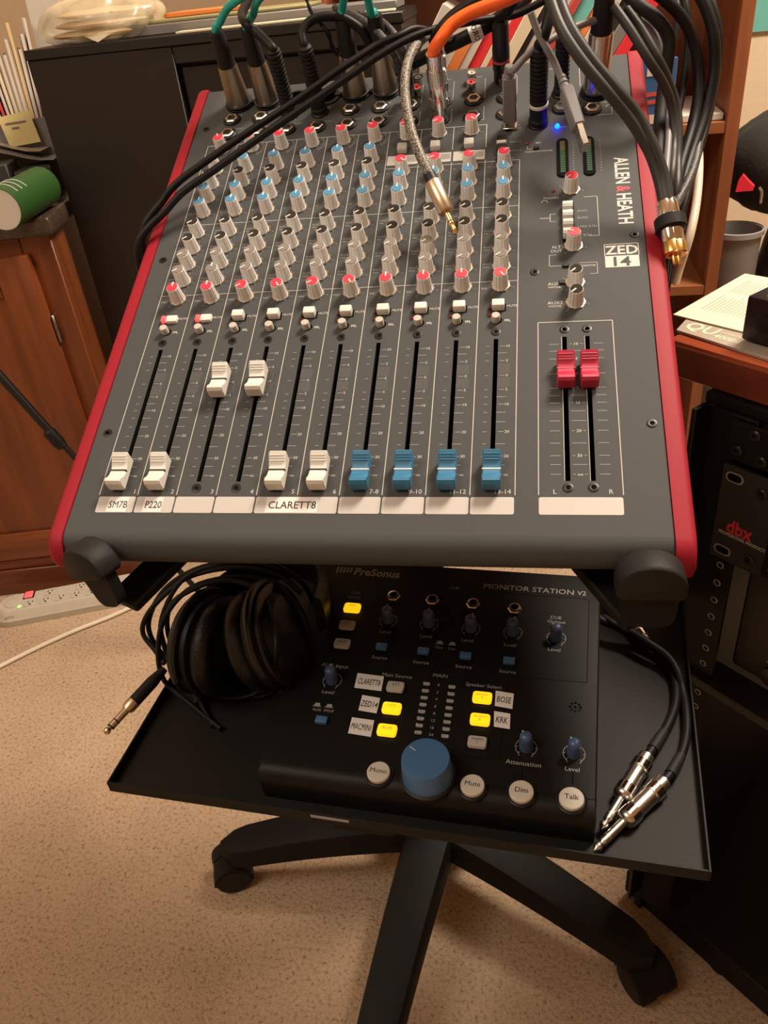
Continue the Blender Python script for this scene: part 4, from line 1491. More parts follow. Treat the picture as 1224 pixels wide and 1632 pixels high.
tp = lambda x, y, h_=6: wz(x, y, TRAY + h_)
base = tp(985, 1270, 0)
c = lead('patch_lead', 'black patch lead whose chrome jack plug lies against the monitor controller', base, 'patch leads on the tray')
trs(c, base, tp(958, 1322, 7.2), tp(1031, 1206, 7.2))
cord(c, base, [tp(x, y, h_) for x, y, h_ in ((1028, 1211, 7), (1044, 1188, 7), (1062, 1160, 6), (1074, 1132, 5), (1078, 1104, 5), (1072, 1072, 5), (1054, 1044, 6), (1022, 1018, 10), (985, 1000, 16), (962, 990, 19), (952, 984, 20))], 3.6, 'cable')
turned(c, base, tp(1040, 1194, 7), tp(1064, 1157, 6) - tp(1040, 1194, 7), [(4.3, 0), (4.1, 14), (3.7, 20)], 'rubber', 'strain_relief', 16)
base = tp(1000, 1300, 0)
c = lead('patch_lead', 'black patch lead whose chrome jack plug points at the tray corner', base, 'patch leads on the tray')
trs(c, base, tp(946, 1356, 7.2), tp(1058, 1246, 7.2))
cord(c, base, [tp(x, y, h_) for x, y, h_ in ((1054, 1250, 7), (1072, 1228, 7), (1086, 1202, 6), (1094, 1170, 5), (1094, 1134, 5), (1088, 1100, 5), (1080, 1070, 11), (1062, 1044, 14), (1030, 1022, 17), (1004, 1006, 18), (978, 994, 20), (962, 984, 20))], 3.4, 'cable')
turned(c, base, tp(1068, 1234, 7), tp(1090, 1196, 6) - tp(1068, 1234, 7), [(4.2, 0), (4.0, 14), (3.6, 20)], 'rubber', 'strain_relief', 16)
base = tp(1000, 990, 0)
c = lead('patch_lead', 'short chrome jack plug lying behind the monitor controller', base)
trs(c, base, tp(966, 946, 8), tp(1032, 1026, 7), 6.4)

# ================================================================== furniture behind
# espresso cabinet
DX0, DX1, DY0, DY1, DZ = -765., -178., 1320., 1492., 976.
base = Vec(((DX0 + DX1) / 2, (DY0 + DY1) / 2, 0))
dc = thing('espresso_cabinet', 'tall dark espresso wood cabinet behind the console', 'cabinet', Mat.Translation(base))
wpart('body', G().box(DX0, DX1, DY0 + 20, DY1, 0, DZ - 14), 'espresso', dc, base)
wpart('cabinet_top', G().box(DX0 - 1, DX1 + 2, DY0 - 2, DY1, DZ - 14, DZ, 1.5), 'espresso', dc, base)
wpart('stile', G().box(DX0, DX0 + 238, DY0, DY0 + 20, 0, DZ - 14, 1.5), 'espresso', dc, base)
wpart('rail', G().box(DX0 + 238, DX1, DY0 + 1, DY0 + 20, DZ - 38, DZ - 14, 1.5), 'espresso', dc, base)
wpart('panel', G().box(DX0 + 243, DX1 - 40, DY0 + 10, DY0 + 20, 20, DZ - 42, 1.5), 'espresso', dc, base)
wpart('stile', G().box(DX1 - 38, DX1, DY0 + 1, DY0 + 20, 0, DZ - 38, 1.5), 'espresso', dc, base)

# cherry base cabinet with granite top
CO = Vec((-774, 1246, 0))
FC = frame(CO, Vec((.9807, .1955, 0)), Vec((-.1955, .9807, 0)), Vec((0, 0, 1)))
cc = thing('cherry_cabinet', 'cherry wood base cabinet with a brown granite top', 'cabinet', FC)
W_, D_, H_ = 640., 520., 722.
obj('body', G().box(-W_, -4, 8, D_, 0, H_).mesh('cherry'), cc)
obj('stile', G().box(-52, 0, -2, 10, 86, H_, 2).mesh('cherry'), cc)
obj('rail', G().box(-W_, -52, -2, 10, H_ - 40, H_, 2).mesh('cherryx'), cc)
obj('base_moulding', G().box(-W_, 2, -10, 10, 0, 62, 2).mesh('cherryx'), cc)
obj('base_moulding', G().box(-W_, 1, -6, 10, 62, 86, 5, seg=3).mesh('cherryx'), cc)
door = obj('door', G().box(-470, -40, -18, -2, 98, H_ - 26, 3, seg=2).mesh('cherry'), cc)
for b_ in ((-470, -410, 98, H_ - 26), (-100, -40, 98, H_ - 26), (-410, -100, 98, 160), (-410, -100, H_ - 90, H_ - 26)):
    obj('door_frame', G().box(b_[0], b_[1], -24, -16, b_[2], b_[3], 2.5, seg=2).mesh('cherry' if b_[1] - b_[0] < 100 else 'cherryx'), door)
pnl = G()
x0, x1, z0, z1 = -404, -106, 166, H_ - 96
pnl.add([(x0, -18, z0), (x1, -18, z0), (x1, -18, z1), (x0, -18, z1), (x0 + 40, -24, z0 + 40), (x1 - 40, -24, z0 + 40), (x1 - 40, -24, z1 - 40), (x0 + 40, -24, z1 - 40)],
        [(0, 1, 5, 4), (1, 2, 6, 5), (2, 3, 7, 6), (3, 0, 4, 7), (4, 5, 6, 7)])
obj('raised_panel', pnl.mesh('cherry'), door)
for z in (540, 180):
    obj('hinge', G().box(-39, -33, -14, -3, z, z + 50, 2).mesh('nickel'), cc)
obj('granite_top', G().box(-W_ - 10, 14, -22, D_, H_, H_ + 30, 7, seg=3).mesh('granite'), cc)
CT = H_ + 30

# things on the granite counter
def cpt(x, y, Y, z=None):
    p = wy(x, y, Y)
    return p if z is None else Vec((p.x, p.y, z))


base = cpt(34, 200, 1450, CT)
so = thing('letter_sorter', 'black letter sorter packed with upright papers on the granite top', 'organizer', Mat.Translation(base) @ Mat.Rotation(R(31), 4, 'Z'))
obj('tray', G().box(-66, 44, -30, 110, 1, 12, 1).mesh('black'), so)
obj('front_plate', G().box(-62, 44, -32, -28, 1, 118, 1).mesh('greyp'), so)
obj('divider', G().box(-66, -62, -32, 110, 1, 200, 1).mesh('black'), so)
cols_ = ['paper', 'olive', 'redpaper', 'paper', 'manila', 'paper', 'paper', 'redpaper', 'paper', 'cream', 'paper', 'paper', 'paper', 'manila', 'paper', 'paper', 'paper']
for k in range(17):
    hh = 150 + 60 * ((k * 37 % 11) / 11)
    t_ = obj('paper_sheet', G().box(-2.3, 2.3, -26 + k * 5 % 7, 96, 14, hh + 66).mesh(cols_[k]), so, Mat.Translation((-57 + k * 5.7, 0, 0)) @ Mat.Rotation(R(-8 + k * .8), 4, 'Y'))
obj('envelope', G().box(-60, -14, 60, 64, 14, 300).mesh('manila'), so)
nt_ = thing('sticky_note', 'yellow handwritten sticky note stuck on the letter sorter', 'note', Mat.Translation(base + Vec((20, -34, 82))) @ Mat.Rotation(R(31), 4, 'Z'))
obj('sheet', G().add([(-28, 0, -2), (24, -4, 0), (20, 1, 50), (-33, 1, 46)], [(0, 1, 2, 3)]).mesh('yellow'), nt_)
for k in range(2):
    obj('handwriting', G().box(-24 + k * 8, 10 - k * 14, -.8, -.3, 34 - k * 8, 36 - k * 8).mesh('greyp'), nt_)
# forms behind
t0, t1 = wy(42, 0, 1580) + Vec((0, 0, 26)), wy(94, 0, 1580) + Vec((0, 0, 26))
b0, b1 = Vec((t0.x - 8, 1552, CT + .5)), Vec((t1.x - 8, 1552, CT + .5))
k_ = Vec((0, 4, 0))
solo('printed_form', G().add([b0, b1, t1, t0, b0 + k_, b1 + k_, t1 + k_, t0 + k_], [(0, 1, 2, 3), (7, 6, 5, 4), (0, 4, 5, 1), (1, 5, 6, 2), (2, 6, 7, 3), (3, 7, 4, 0)]), 'paper', 'white pad of forms standing behind the letter sorter', 'paper')
# rolled green magazine, box, loose papers
p0, p1 = cpt(2, 336, 1150), cpt(70, 306, 1300)
p0.z, p1.z = CT + 32, CT + 32
ax = p1 - p0
mg = thing('rolled_magazine', 'rolled green magazine with a white open end on the granite top', 'magazine', Mat.Translation(Vec((p0.x, p0.y, CT))))
b_ = Vec((p0.x, p0.y, CT))
wpart('cover', G().lathe([(30, 0), (31, 0), (31, ax.length), (28, ax.length)], 30, aim(p0, ax), close=False), 'greenp', mg, b_)
wpart('pages', G().lathe([(30, .5), (30, 6), (29.5, 8), (0, 8)], 30, aim(p0, ax)), 'paper', mg, b_)
for k in range(3):
    m_ = aim(p0, ax)
    pts_ = [m_ @ Vec((31.4 * math.cos(R(t)), 31.4 * math.sin(R(t)), 22 + 16 * k)) for t in range(20, 160, 20)]
    wpart('cover_line', G().tube(pts_, .8, 5, 3), 'ink', mg, b_)
gb = G().box(-46, 14, -20, 50, 0, 50, 1, Mat.Translation(cpt(80, 310, 1370, CT + .5)) @ Mat.Rotation(R(31), 4, 'Z'))
solo('green_box', gb, 'dkbook', 'dark green box lying behind the rolled magazine', 'box')
for k, (x, y, Y, z, rz) in enumerate(((36, 290, 1400, CT + 72, 16), (20, 262, 1420, CT + 86, 6))):
    g_ = G()
    m_ = Mat.Translation(cpt(x, y, Y, z)) @ Mat.Rotation(R(rz), 4, 'Z') @ Mat.Rotation(R(8), 4, 'Y')
    for i in range(6):
        g_.add([(-70 + 24 * i, -34, 6 * math.sin(i * .9)), (-70 + 24 * (i + 1), -34, 6 * math.sin((i + 1) * .9)), (-70 + 24 * (i + 1), 60, 6 * math.sin((i + 1) * .9)), (-70 + 24 * i, 60, 6 * math.sin(i * .9))], [(0, 1, 2, 3)], m_)
    solo('loose_paper', g_, 'greyp' if k == 0 else 'silver', ('curled grey leaflet lying over the dark green box', 'silvery leaflet leaning above the rolled magazine')[k], 'paper')
solo('book_stack', G().box(-80, 10, -20, 30, 0, 66, 2, Mat.Translation(cpt(20, 300, 1340, CT + .5)) @ Mat.Rotation(R(11), 4, 'Z')), 'dkbook', 'short stack of dark books under the leaflets', 'books')

# plastic bag with bread on the espresso cabinet
bc = wy(164, 44, 1386)
base = Vec((bc.x, bc.y, DZ))
bg = thing('plastic_bag', 'crumpled clear plastic bag of flat bread on the espresso cabinet', 'bag', Mat.Translation(base))


def blob(cx, cz, rx, ry, rz, amp, seed, nu=36, nv=18):
    rnd = random.Random(seed)
    ph = [rnd.uniform(0, 6.28) for _ in range(8)]
    vs, fs = [], []
    for i in range(nv + 1):
        t = math.pi * i / nv
        for j in range(nu):
            a = 2 * math.pi * j / nu
            k = 1 + amp * (math.sin(3 * a + ph[0]) * math.sin(4 * t + ph[1]) + .7 * math.sin(7 * a + ph[2] + 3 * t) * math.sin(t) + .5 * math.sin(11 * a + 5 * t + ph[3]))
            z = math.cos(t) * rz * k
            vs.append((cx + math.sin(t) * math.cos(a) * rx * k, math.sin(t) * math.sin(a) * ry * k, max(.6, cz + z)))
    for i in range(nv):
        for j in range(nu):
            j2 = (j + 1) % nu
            fs.append((i * nu + j, (i + 1) * nu + j, (i + 1) * nu + j2, i * nu + j2))
    return vs, fs


obj('film', G().add(*blob(0, 26, 98, 55, 38, .085, 3, 60, 30)).mesh('bag', 60), bg)
for k in range(3):
    obj('bread_slice', G().add(*blob(-6 + 5 * k, 11 + 13 * k, 80 - 4 * k, 44, 7, .02, 5 + k, 28, 10)).mesh('bread'), bg)
fl = G()
fl.add([(-10, -50, 10), (30, -52, 8), (16, -63, .8), (60, -44, 16)], [(0, 2, 1), (0, 1, 3)])
obj('bag_flap', fl.mesh('bag'), bg)
obj('blue_print', G().add(*blob(0, 60, 26, 20, 5, .05, 9, 20, 8)).mesh('bluep'), bg)
# papers and flat boxes along the cabinet top
stk = [(-470, 1424, 150, 62, 14, 'greyp', 'flat grey box lying on the espresso cabinet'), (-466, 1428, 140, 56, 5, 'olive', 'olive folder lying on the flat grey box'),
       (-260, 1440, 66, 46, 12, 'greyp', 'flat grey tray of papers beside the teal leads')]
for k, (x, y, hw, hd, th, m_, lb) in enumerate(stk):
    z0 = DZ + .3 + (14.2 if k == 1 else 0)
    solo('flat_box', G().box(x - hw, x + hw, y - hd, y + hd, z0, z0 + th, 1.5), m_, lb, 'box' if k != 1 else 'folder')
solo('orange_folder', G().box(-560, -430, 1400, 1480, DZ + 20, DZ + 26, 1), 'orangep', 'orange folder on top of the olive folder', 'folder')
solo('paper_strip', G().box(-520, -190, 1330, 1358, DZ + .3, DZ + 3, .5), 'cream', 'long cream paper strip along the cabinet front edge', 'paper')
hs = thing('tape_roll', 'dark tape roll standing beside the plastic bag', 'tape', Mat.Translation((-628, 1455, DZ)))
obj('roll', G().lathe([(20, -9), (26, -9), (26, 9), (20, 9), (20, -9)], 28, Mat.Translation((0, 0, 26.2)) @ Mat.Rotation(R(80), 4, 'X'), close=False).mesh('blacks'), hs)
obj('core', G().lathe([(19, -9), (20, -9), (20, 9), (19, 9)], 28, Mat.Translation((0, 0, 26.2)) @ Mat.Rotation(R(80), 4, 'X'), close=False).mesh('silver'), hs)

# bookcase at the back right
BX1, BY = 337., 1500.
base = Vec((-4, BY + 140, 0))
bk = thing('bookcase', 'cherry bookcase with open shelves behind the hanging leads', 'bookcase', Mat.Translation(base))
BL = -345.
wpart('side', G().box(BX1 - 21, BX1, BY, BY + 280, 0, 1900, 1.2), 'shelf', bk, base)
wpart('side', G().box(BL, BL + 21, BY, BY + 280, 0, 1900, 1.2), 'shelf', bk, base)
for z in (60, 488, 760, 1180, 1560, 1880):
    wpart('shelf_board', G().box(BL + 21, BX1 - 21, BY + 2, BY + 276, z - 9, z + 9, 1), 'shelfx', bk, base)
wpart('back', G().box(BL, BX1, BY + 280, BY + 286, 0, 1900), 'shelf', bk, base)
solo('paper_pad', G().box(238, BX1 - 24, BY + 12, BY + 210, 769.5, 781, 1.5), 'paper', 'white paper pad on the bookcase shelf', 'paper')
# leaning books
spine = [('white_board', 52, 'paper', 'wide white binder leaning at the end of the book row'), ('book', 17, 'orangep', 'orange-spined booklet beside the white binder'), ('book', 13, 'paper', 'white booklet between the orange and red ones'),
         ('book', 17, 'crimson', 'broad red book next to the white booklet'), ('book', 10, 'cream', 'thin cream booklet between two red books'), ('book', 14, 'crimson', 'red book between the cream booklets'),
         ('book', 20, 'cream', 'cream book after the red ones'), ('book', 9, 'dkbook', 'thin black booklet in the leaning row'), ('book', 26, 'paper', 'white book with its edge past the black booklet'),
         ('book', 12, 'redpaper', 'brick-red booklet in the leaning row'), ('book', 22, 'tealp', 'pale teal book in the leaning row'), ('book', 12, 'orangep', 'orange booklet next to the teal book'),
         ('book', 20, 'paper', 'white book by the blue-lit plug'), ('book', 16, 'dkbook', 'black book near the bookcase side'), ('book', 18, 'greyp', 'grey book near the bookcase side'), ('book', 18, 'crimson', 'red book nearest the bookcase side')]
x = -268.
rnd = random.Random(4)
for nm_, w_, m_, lb in spine:
    hh = rnd.uniform(236, 262)
    lean = 33
    cw = w_ / math.cos(R(lean))
    bz = 769.5 + w_ * math.sin(R(lean)) * 0
    m4 = Mat.Translation((x, BY + rnd.uniform(10, 30), bz + .4)) @ Mat.Rotation(R(lean), 4, 'Y')
    t_ = thing('binder' if nm_ == 'white_board' else 'book', lb, 'binder' if nm_ == 'white_board' else 'book', m4, 'books leaning on the bookcase shelf')
    up = w_ * math.tan(R(lean))
    obj('cover', G().box(0, w_ - .6, 0, 170, up, hh, 1).mesh(m_), t_)
    obj('pages', G().box(2, w_ - 2.6, 3, 168, hh - 1, hh + .6).mesh('paper'), t_)
    x += cw
# blue and red box beside the red side of the console
p = wy(1046, 170, 1320)
g_ = G().box(-42, 30, 0, 24, -150, 60, 1, Mat.Translation(p) @ Mat.Rotation(R(-8), 4, 'Y') @ Mat.Rotation(R(16), 4, 'Z'))
bb_ = thing('blue_book', 'blue paperback with red and white printing behind the red side', 'book', Mat.Translation(Vec((p.x, p.y, 0))))
g_ = G().box(-30, 26, 0, 22, 0, p.z + 60, 1, Mat.Rotation(R(16), 4, 'Z'))
obj('cover', g_.mesh('bluep'), bb_)
for k, (zz, m_) in enumerate(((p.z + 14, 'redpaper'), (p.z + 4, 'redpaper'), (p.z - 22, 'paper'), (p.z + 40, 'paper'))):
    obj('print', G().box(-18, 16 if k < 2 else 4, -.8, -.1, zz, zz + (5 if k < 2 else 12), 0, Mat.Rotation(R(16), 4, 'Z')).mesh(m_), bb_)
solo('wall_poster', G().box(449, 700, 2292, 2299, 820, 1300), 'tealp', 'pale teal bordered poster on the cream wall', 'poster')

# backpack and bin right of the bookcase
BPO = Vec((512, 1740, 0))
bp_ = thing('backpack', 'tall black backpack slumped beyond the bookcase', 'bag', Mat.Translation(BPO))
vs, fs = blob(52, 330, 112, 92, 332, .02, 11)
obj('body', G().add(vs, fs).mesh('cloth'), bp_)
vs, fs = blob(-20, 655, 132, 84, 96, .04, 12)
obj('hood', G().add([(a, b - 16, c) for a, b, c in vs], fs).mesh('cloth'), bp_)
P_ = [wy(x, y, 1622) - BPO for x, y in ((1172, 306), (1200, 304), (1202, 298), (1192, 288), (1184, 279), (1177, 288))]
obj('red_lining', G().add(P_ + [q + Vec((4, 14, 0)) for q in P_], [(0, 1, 2, 3, 4, 5), (11, 10, 9, 8, 7, 6)] + [(i, (i + 1) % 6, 6 + (i + 1) % 6, 6 + i) for i in range(6)]).mesh('redcloth'), bp_, None, None, 'bright red fabric patch')
P_ = [wy(x, y, 1612) - BPO for x, y in ((1210, 298), (1214, 306), (1212, 324))]
obj('zip_pull', G().tube(P_, 2.4, 6, 3).mesh('steel'), bp_)
bn = thing('waste_bin', 'slim grey tapered bin between the bookcase and the backpack', 'bin', Mat.Translation((389, 1640, 0)))
obj('body', G().lathe([(38, 0), (40, 4), (46, 548), (48, 550), (48, 556), (45, 556), (37, 10)], 36).mesh('greyp'), bn)
obj('rim', G().lathe([(47, 546), (50, 548), (50, 557), (47, 558)], 36, close=False).mesh('grey'), bn)

# ================================================================== desk with rack on the right
FX, FY = Vec((.7193, -.6947, 0)), Vec((.6947, .7193, 0))
DO = wz(1064, 537, 768)
DO.z = 0
FD = frame(DO, FX, FY, Vec((0, 0, 1)))
dk = thing('desk', 'cherry wood desk over the equipment rack', 'desk', FD)
obj('desk_top', G().box(0, 820, 0, 560, 740, 767, 3, seg=2).mesh('desk'), dk)
obj('edge_band', G().box(-.8, 820, -1.2, 2, 738, 764, 1).mesh('desk_d'), dk)
obj('leg', G().box(760, 800, 30, 530, 0, 740, 2).mesh('desk_d'), dk)
obj('leg', G().box(2, 20, 480, 540, 0, 740, 2).mesh('desk_d'), dk)
# rack
RO = Vec((151, 564, 0))
FRK = frame(RO, FX, FY, Vec((0, 0, 1)))
rk = thing('equipment_rack', 'black floor rack with perforated rails under the desk', 'rack', FRK)
obj('side', G().box(-30, -20, 8, 400, 20, 728, 1).mesh('rack'), rk)
obj('side', G().box(510, 522, 8, 400, 20, 728, 1).mesh('rack'), rk)
obj('rack_top', G().box(-30, 522, 8, 400, 728, 737, 1).mesh('rack'), rk)
obj('plinth', G().box(-52, 540, 18, 420, 12, 54, 2).mesh('rack'), rk)
rail = obj('rail', G().box(-20, 18, 4, 8, 54, 728, .5).mesh('rack'), rk)
obj('rail', G().box(-30, -26, -8, 8, 54, 728, .5).mesh('blacks'), rk)
hl = G().lathe([(3.4, 0), (2.6, .5), (2.4, -.4)], 12, Mat.Rotation(R(90), 4, 'X'), close=False).mesh('grey')
for k in range(22):
    z = 590 - 19 * k
    obj('rail_hole', hl, rail, Mat.Translation((8, 3.6, z)))
for x_ in (-30, 80):
    cs_ = obj('castor', G().lathe([(0, -8), (10, -8), (12, -5), (12, 5), (10, 8), (0, 8)], 20, Mat.Translation((x_, 30, 12.2)) @ Mat.Rotation(R(90), 4, 'X')).mesh('black'), rk)

up_ = thing('rack_unit', 'black rack unit under the desk top, above the red-lettered one', 'rack unit', FRK @ Mat.Translation((0, 0, 694)))
obj('faceplate', G().box(0, 482, -1, 3, 0, 32, 1).mesh('rack'), up_)
obj('chassis', G().box(20, 462, 3, 250, 2, 30).mesh('rack'), up_)
scm = G().lathe([(4.6, 0), (4.6, 1), (3.4, 2), (1.6, 1.8), (1.4, .6)], 14, Mat.Rotation(R(90), 4, 'X')).mesh('blacks')
for x_, z_ in ((8, 9), (28, 7), (20, 26)):
    obj('screw', scm, up_, Mat.Translation((x_, -1, z_)))
db = thing('rack_preamplifier', 'dark grey rack unit with red logo lettering, below the desk', 'rack unit', FRK @ Mat.Translation((0, 0, 602)))
RH = 88.
obj('faceplate', G().box(0, 482, -3, 0, 0, RH, .8).mesh('rackpanel'), db)
obj('chassis', G().box(20, 462, 0, 300, 2, RH - 2).mesh('rack'), db)
ov = G().prism(rrect(-6, 6, -3.2, 3.2, 3.1, 5), 0, .3, Mat.Rotation(R(90), 4, 'X')).mesh('hole')
ovr = G().prism(rrect(-7.4, 7.4, -4.4, 4.4, 4.2, 5), 0, .2, Mat.Rotation(R(90), 4, 'X')).mesh('grey')
for z_ in (9.5, RH - 9.5):
    a_ = obj('mounting_slot', ovr, db, Mat.Translation((11, -3, z_)))
    obj('slot_opening', ov, a_, Mat.Translation((0, -.15, 0)))
    obj('screw', scm, db, Mat.Translation((34, -3, z_ - 4 if z_ > 50 else z_ + 3)))
XZ = Mat.Rotation(R(90), 4, 'X')
obj('logo', G().text('dbx', 22.5, 35, 17, z=0, xs=.85, bold=.03, m=Mat.Translation((0, -3.15, 0)) @ XZ).mesh('inkred'), db, None, None, 'red lowercase logo')
obj('lettering', G().text('PROFESSIONAL PRODUCTS', 26, 26.5, 4.3, z=0, xs=.78, bold=.02, m=Mat.Translation((0, -3.15, 0)) @ XZ).mesh('ink'), db)
obj('control_panel', G().box(46, 440, -4.2, -3, 3, RH - 3, .5).mesh('rack'), db)
kn = G().lathe([(11, 0), (11, 3), (9, 12), (8, 13), (0, 13)], 24, XZ).mesh('black')
tkm = G()
for a_ in range(-130, 131, 26):
    s_, c_ = math.sin(R(a_)), math.cos(R(a_))
    tkm.line(13 * s_, 13 * c_, 16 * s_, 16 * c_, .8, .1, XZ)
tkm = tkm.mesh('ink')
for k in range(5):
    for z_ in (28, 64):
        kk = obj('knob', kn, db, Mat.Translation((78 + 44 * k, -4.2, z_ - 2)))
        obj('pointer', G().box(-.7, .7, -13.6, -12.8, 2, 8.5).mesh('white'), kk)
        obj('dial_marks', tkm, db, Mat.Translation((78 + 44 * k, -4.3, z_ - 2)))
tg = G()
for k in range(5):
    for z_ in (9, 46):
        tg.text('INPUT GAIN', 78 + 44 * k, z_, 3.4, z=.12, m=Mat.Translation((0, -4.2, 0)) @ XZ)
for z_ in (12, 48):
    tg.text('+4 dBu', 55, z_, 3.2, z=.12, m=Mat.Translation((0, -4.2, 0)) @ XZ)
    tg.text('TIP', 56, z_ + 22, 3.2, z=.12, m=Mat.Translation((0, -4.2, 0)) @ XZ)
obj('printing', tg.mesh('ink'), db)
am = thing('power_amplifier', 'brown-black amplifier with a dim meter window, low in the rack', 'amplifier', FRK @ Mat.Translation((0, 0, 470)))
obj('chassis', G().box(22, 480, 26, 380, 0, 118, 3).mesh('dkpanel'), am)
w_ = obj('meter_window', G().box(56, 240, 23, 27, 44, 104, 2).mesh('window'), am)
obj('needle', G().box(90, 96, 22.4, 23, 62, 70, 0, Mat.Identity(4)).mesh('inkgrey'), w_)
obj('lettering', G().text('POWER', 62, 26, 5, z=0, m=Mat.Translation((0, 25.8, 0)) @ XZ).mesh('inkgrey'), am)
obj('power_button', G().lathe([(10, 0), (10, 5), (8, 6)], 24, Mat.Translation((62, 26, 14)) @ XZ).mesh('dkpanel'), am)
obj('shelf_ledge', G().box(-18, 482, -4, 30, 452, 462, 1).mesh('rackpanel'), rk)

# papers on the desk
def dsk(x, y, z=768.6):
    return wz(x, y, z)


q = [dsk(1078, 527), dsk(1230, 575), dsk(1290, 510), dsk(1130, 470)]
g_ = G()
g_.add([(v.x, v.y, 767.4) for v in q] + [(v.x, v.y, 769.4) for v in q], [(3, 2, 1, 0), (4, 5, 6, 7), (0, 1, 5, 4), (1, 2, 6, 5), (2, 3, 7, 6), (3, 0, 4, 7)])
mgz = thing('magazine', 'glossy silver magazine cover with pale lettering lying on the desk', 'magazine', Mat.Translation(Vec((q[0].x, q[0].y, 767.4))))
wpart('cover', g_, 'silver', mgz, Vec((q[0].x, q[0].y, 767.4)))
fmz = frame(Vec((0, 0, 0)), FX, FY, Vec((0, 0, 1)))
mt = G().text('QU', 14, 14, 20, z=2.2, bold=.02, xs=.9).text('400lbs', 40, 8, 9, z=2.2, bold=.015).text('CONSTRUCTION', 46, 16.5, 4.4, z=2.2)
obj('cover_lettering', mt.mesh('cream'), mgz, fmz)
q = [dsk(1073, 502, 770.2), dsk(1187, 437, 770.2), dsk(1330, 462, 770.2), dsk(1260, 548, 770.2)]
g_ = G().add([(v.x, v.y, 769.8) for v in q] + [(v.x, v.y, 770.8) for v in q], [(0, 1, 2, 3), (7, 6, 5, 4), (0, 1, 5, 4), (1, 2, 6, 5), (2, 3, 7, 6), (3, 0, 4, 7)])
bsv = Vec((q[0].x, q[0].y, 769.8))
pp = thing('printed_page', 'cream printed page lying on the silver magazine', 'paper', Mat.Translation(bsv))
wpart('sheet', g_, 'cream', pp, bsv)
ex = (q[1] - q[0]).normalized()
ey = Vec((0, 0, 1)).cross(ex)
pl_ = G()
fpp = frame(Vec((0, 0, 0)), ex, ey, Vec((0, 0, 1)))
for c_ in range(2):
    for k in range(16):
        x_ = 22 + 46 * c_
        pl_.line(x_, -12 - 3.4 * k, x_ + 38 - (k * 7 % 5) * 2, -12 - 3.4 * k, .7, 1.2)
obj('print_lines', pl_.mesh('inkgrey'), pp, fpp)
p = dsk(1180, 541, 771)
bx_ = thing('black_box', 'small black audio box standing on the printed page', 'audio box', frame(Vec((p.x, p.y, 771.2)), FX, FY, Vec((0, 0, 1))))
obj('case', G().box(0, 110, 0, 70, 0, 34, 2, seg=2).mesh('blacks'), bx_)
obj('knob', G().lathe([(6, 0), (6, 2), (4.6, 2.4)], 18, Mat.Translation((16, 0, 16)) @ XZ).mesh('black'), bx_)
obj('top_label', G().text('G', 14, 10, 12, z=34.2).mesh('inkgrey'), bx_)

# ================================================================== floor things
p0, p1 = wy(0, 595, 1050), wy(125, 732, 1050)
d = (p1 - p0).normalized()
p0 = p0 - d * 260
t_ = p0.z / -d.z
pe = p0 + d * (t_ - 4)
base = Vec((pe.x, pe.y, 0))
msd = thing('microphone_stand', 'black microphone stand boom slanting in front of the cherry cabinet', 'stand', Mat.Translation(base))
wpart('lower_tube', G().tube([wy(95, 703, 1050), pe], 5.0, 12, 2), 'blacks', msd, base)
wpart('upper_tube', G().tube([p0, wy(88, 697, 1050)], 7.0, 12, 2), 'blacks', msd, base)
c0 = wy(76, 686, 1050)
wpart('clutch', G().lathe([(8, 0), (10.5, 3), (10.5, 26), (9.2, 30), (9.2, 34), (6, 36)], 20, aim(c0, d)), 'black', msd, base)
wpart('foot', G().lathe([(6, 0), (8, 3), (8, 14), (5.4, 18)], 16, aim(pe + d * 2, -d)), 'rubber', msd, base)

# power strip
a_ = wz(12, 1002, 0)
b_ = wz(190, 968, 0)
ex = (b_ - a_).normalized()
ey = Vec((0, 0, 1)).cross(ex)
a_ = a_ - ex * 22 + ey * 2
fp = frame(a_, ex, ey, Vec((0, 0, 1)))
ps = thing('power_strip', 'beige surge-protected power strip with a lit red switch on the carpet', 'power strip', fp)
LP, WP, HP = 300., 72., 34.
out_ = rrect(0, LP, 0, WP, 30, 8)
g_ = G()
n_ = len(out_)
rings = [(0, .4), (0, 14), (2.5, 17), (7, HP - 4), (11, HP), ]
vs, fs = [], []
for ins_, z in rings:
    o2 = rrect(ins_, LP - ins_, ins_, WP - ins_, 30 - ins_ * .6, 8)
    vs += [(x, y, z) for x, y in o2]
for k in range(len(rings) - 1):
    for i in range(n_):
        j = (i + 1) % n_
        fs.append((k * n_ + i, k * n_ + j, (k + 1) * n_ + j, (k + 1) * n_ + i))
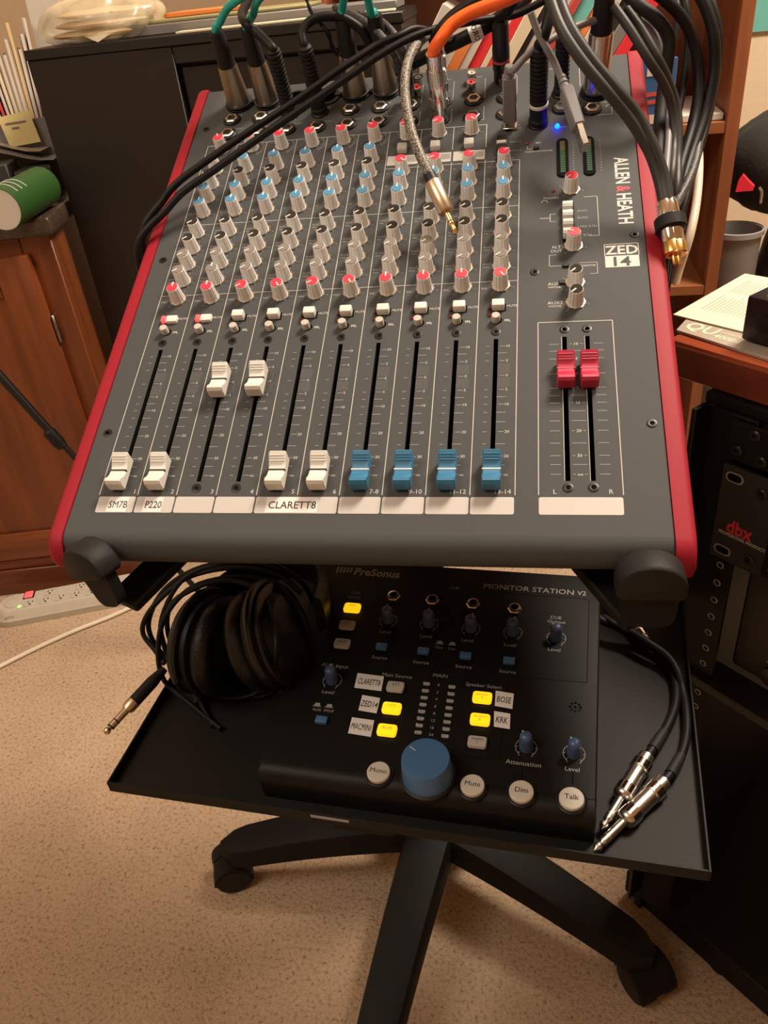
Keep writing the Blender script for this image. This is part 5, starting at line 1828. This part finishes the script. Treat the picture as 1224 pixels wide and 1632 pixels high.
fs += [tuple(range(n_ - 1, -1, -1)), tuple(range(4 * n_, 5 * n_))]
obj('housing', g_.add(vs, fs).mesh('strip', 30), ps)
otm = G().box(-12, 12, -11, 11, 0, 1.6, .8).mesh('strip')
slm = G().box(-5, -3.4, -1, 5, 1.5, 1.75).mesh('hole')
gdm = G().lathe([(2.4, 1.75), (0, 1.75)], 10).mesh('hole')
for k in range(7):
    o_ = obj('outlet', otm, ps, Mat.Translation((74 + 31 * k, 24, HP)))
    obj('outlet_slot', slm, o_)
    obj('outlet_slot', slm, o_, Mat.Translation((8.4, 0, 0)))
    obj('ground_hole', gdm, o_, Mat.Translation((0, -6, 0)))
for k in range(3):
    o_ = obj('outlet', otm, ps, Mat.Translation((110 + 64 * k, 49, HP)))
    obj('outlet_slot', slm, o_)
    obj('outlet_slot', slm, o_, Mat.Translation((8.4, 0, 0)))
    obj('ground_hole', gdm, o_, Mat.Translation((0, -6, 0)))
sw_ = obj('switch_recess', G().box(56, 78, 40, 61, HP - .5, HP + .5).mesh('hole'), ps)
obj('switch', G().box(59, 75, 42, 60, HP, HP + 4, 1).mesh('led_ron'), ps, None, None, 'lit red rocker switch')
obj('status_light', G().box(50, 56, 16, 22, HP - .6, HP + 1, .4).mesh('led_gon'), ps, None, None, 'green status light')
obj('end_disc', G().lathe([(30, HP + .1), (30, HP + 1.2), (28, HP + 1.6), (0, HP + 1.6)], 32, Mat.Translation((38, WP / 2 + 4, 0)) @ Mat.Diagonal((.6, .72, 1, 1))).mesh('strip'), ps)
for k in range(3):
    obj('grip_rib', G().box(26 + 6 * k, 28.5 + 6 * k, 3.2, 9, 8, 27, .5).mesh('strip'), ps)
P = [(-40, 1082), (0, 1062), (60, 1032), (120, 1005), (180, 981), (228, 957), (252, 930), (268, 902), (280, 880)]
base = wz(120, 1005, 0)
c = thing('extension_cable', 'cream power cord running across the carpet past the power strip', 'cable', Mat.Translation(base))
cord(c, base, [wz(x, y, 5) for x, y in P], 4.4, 'wcable')
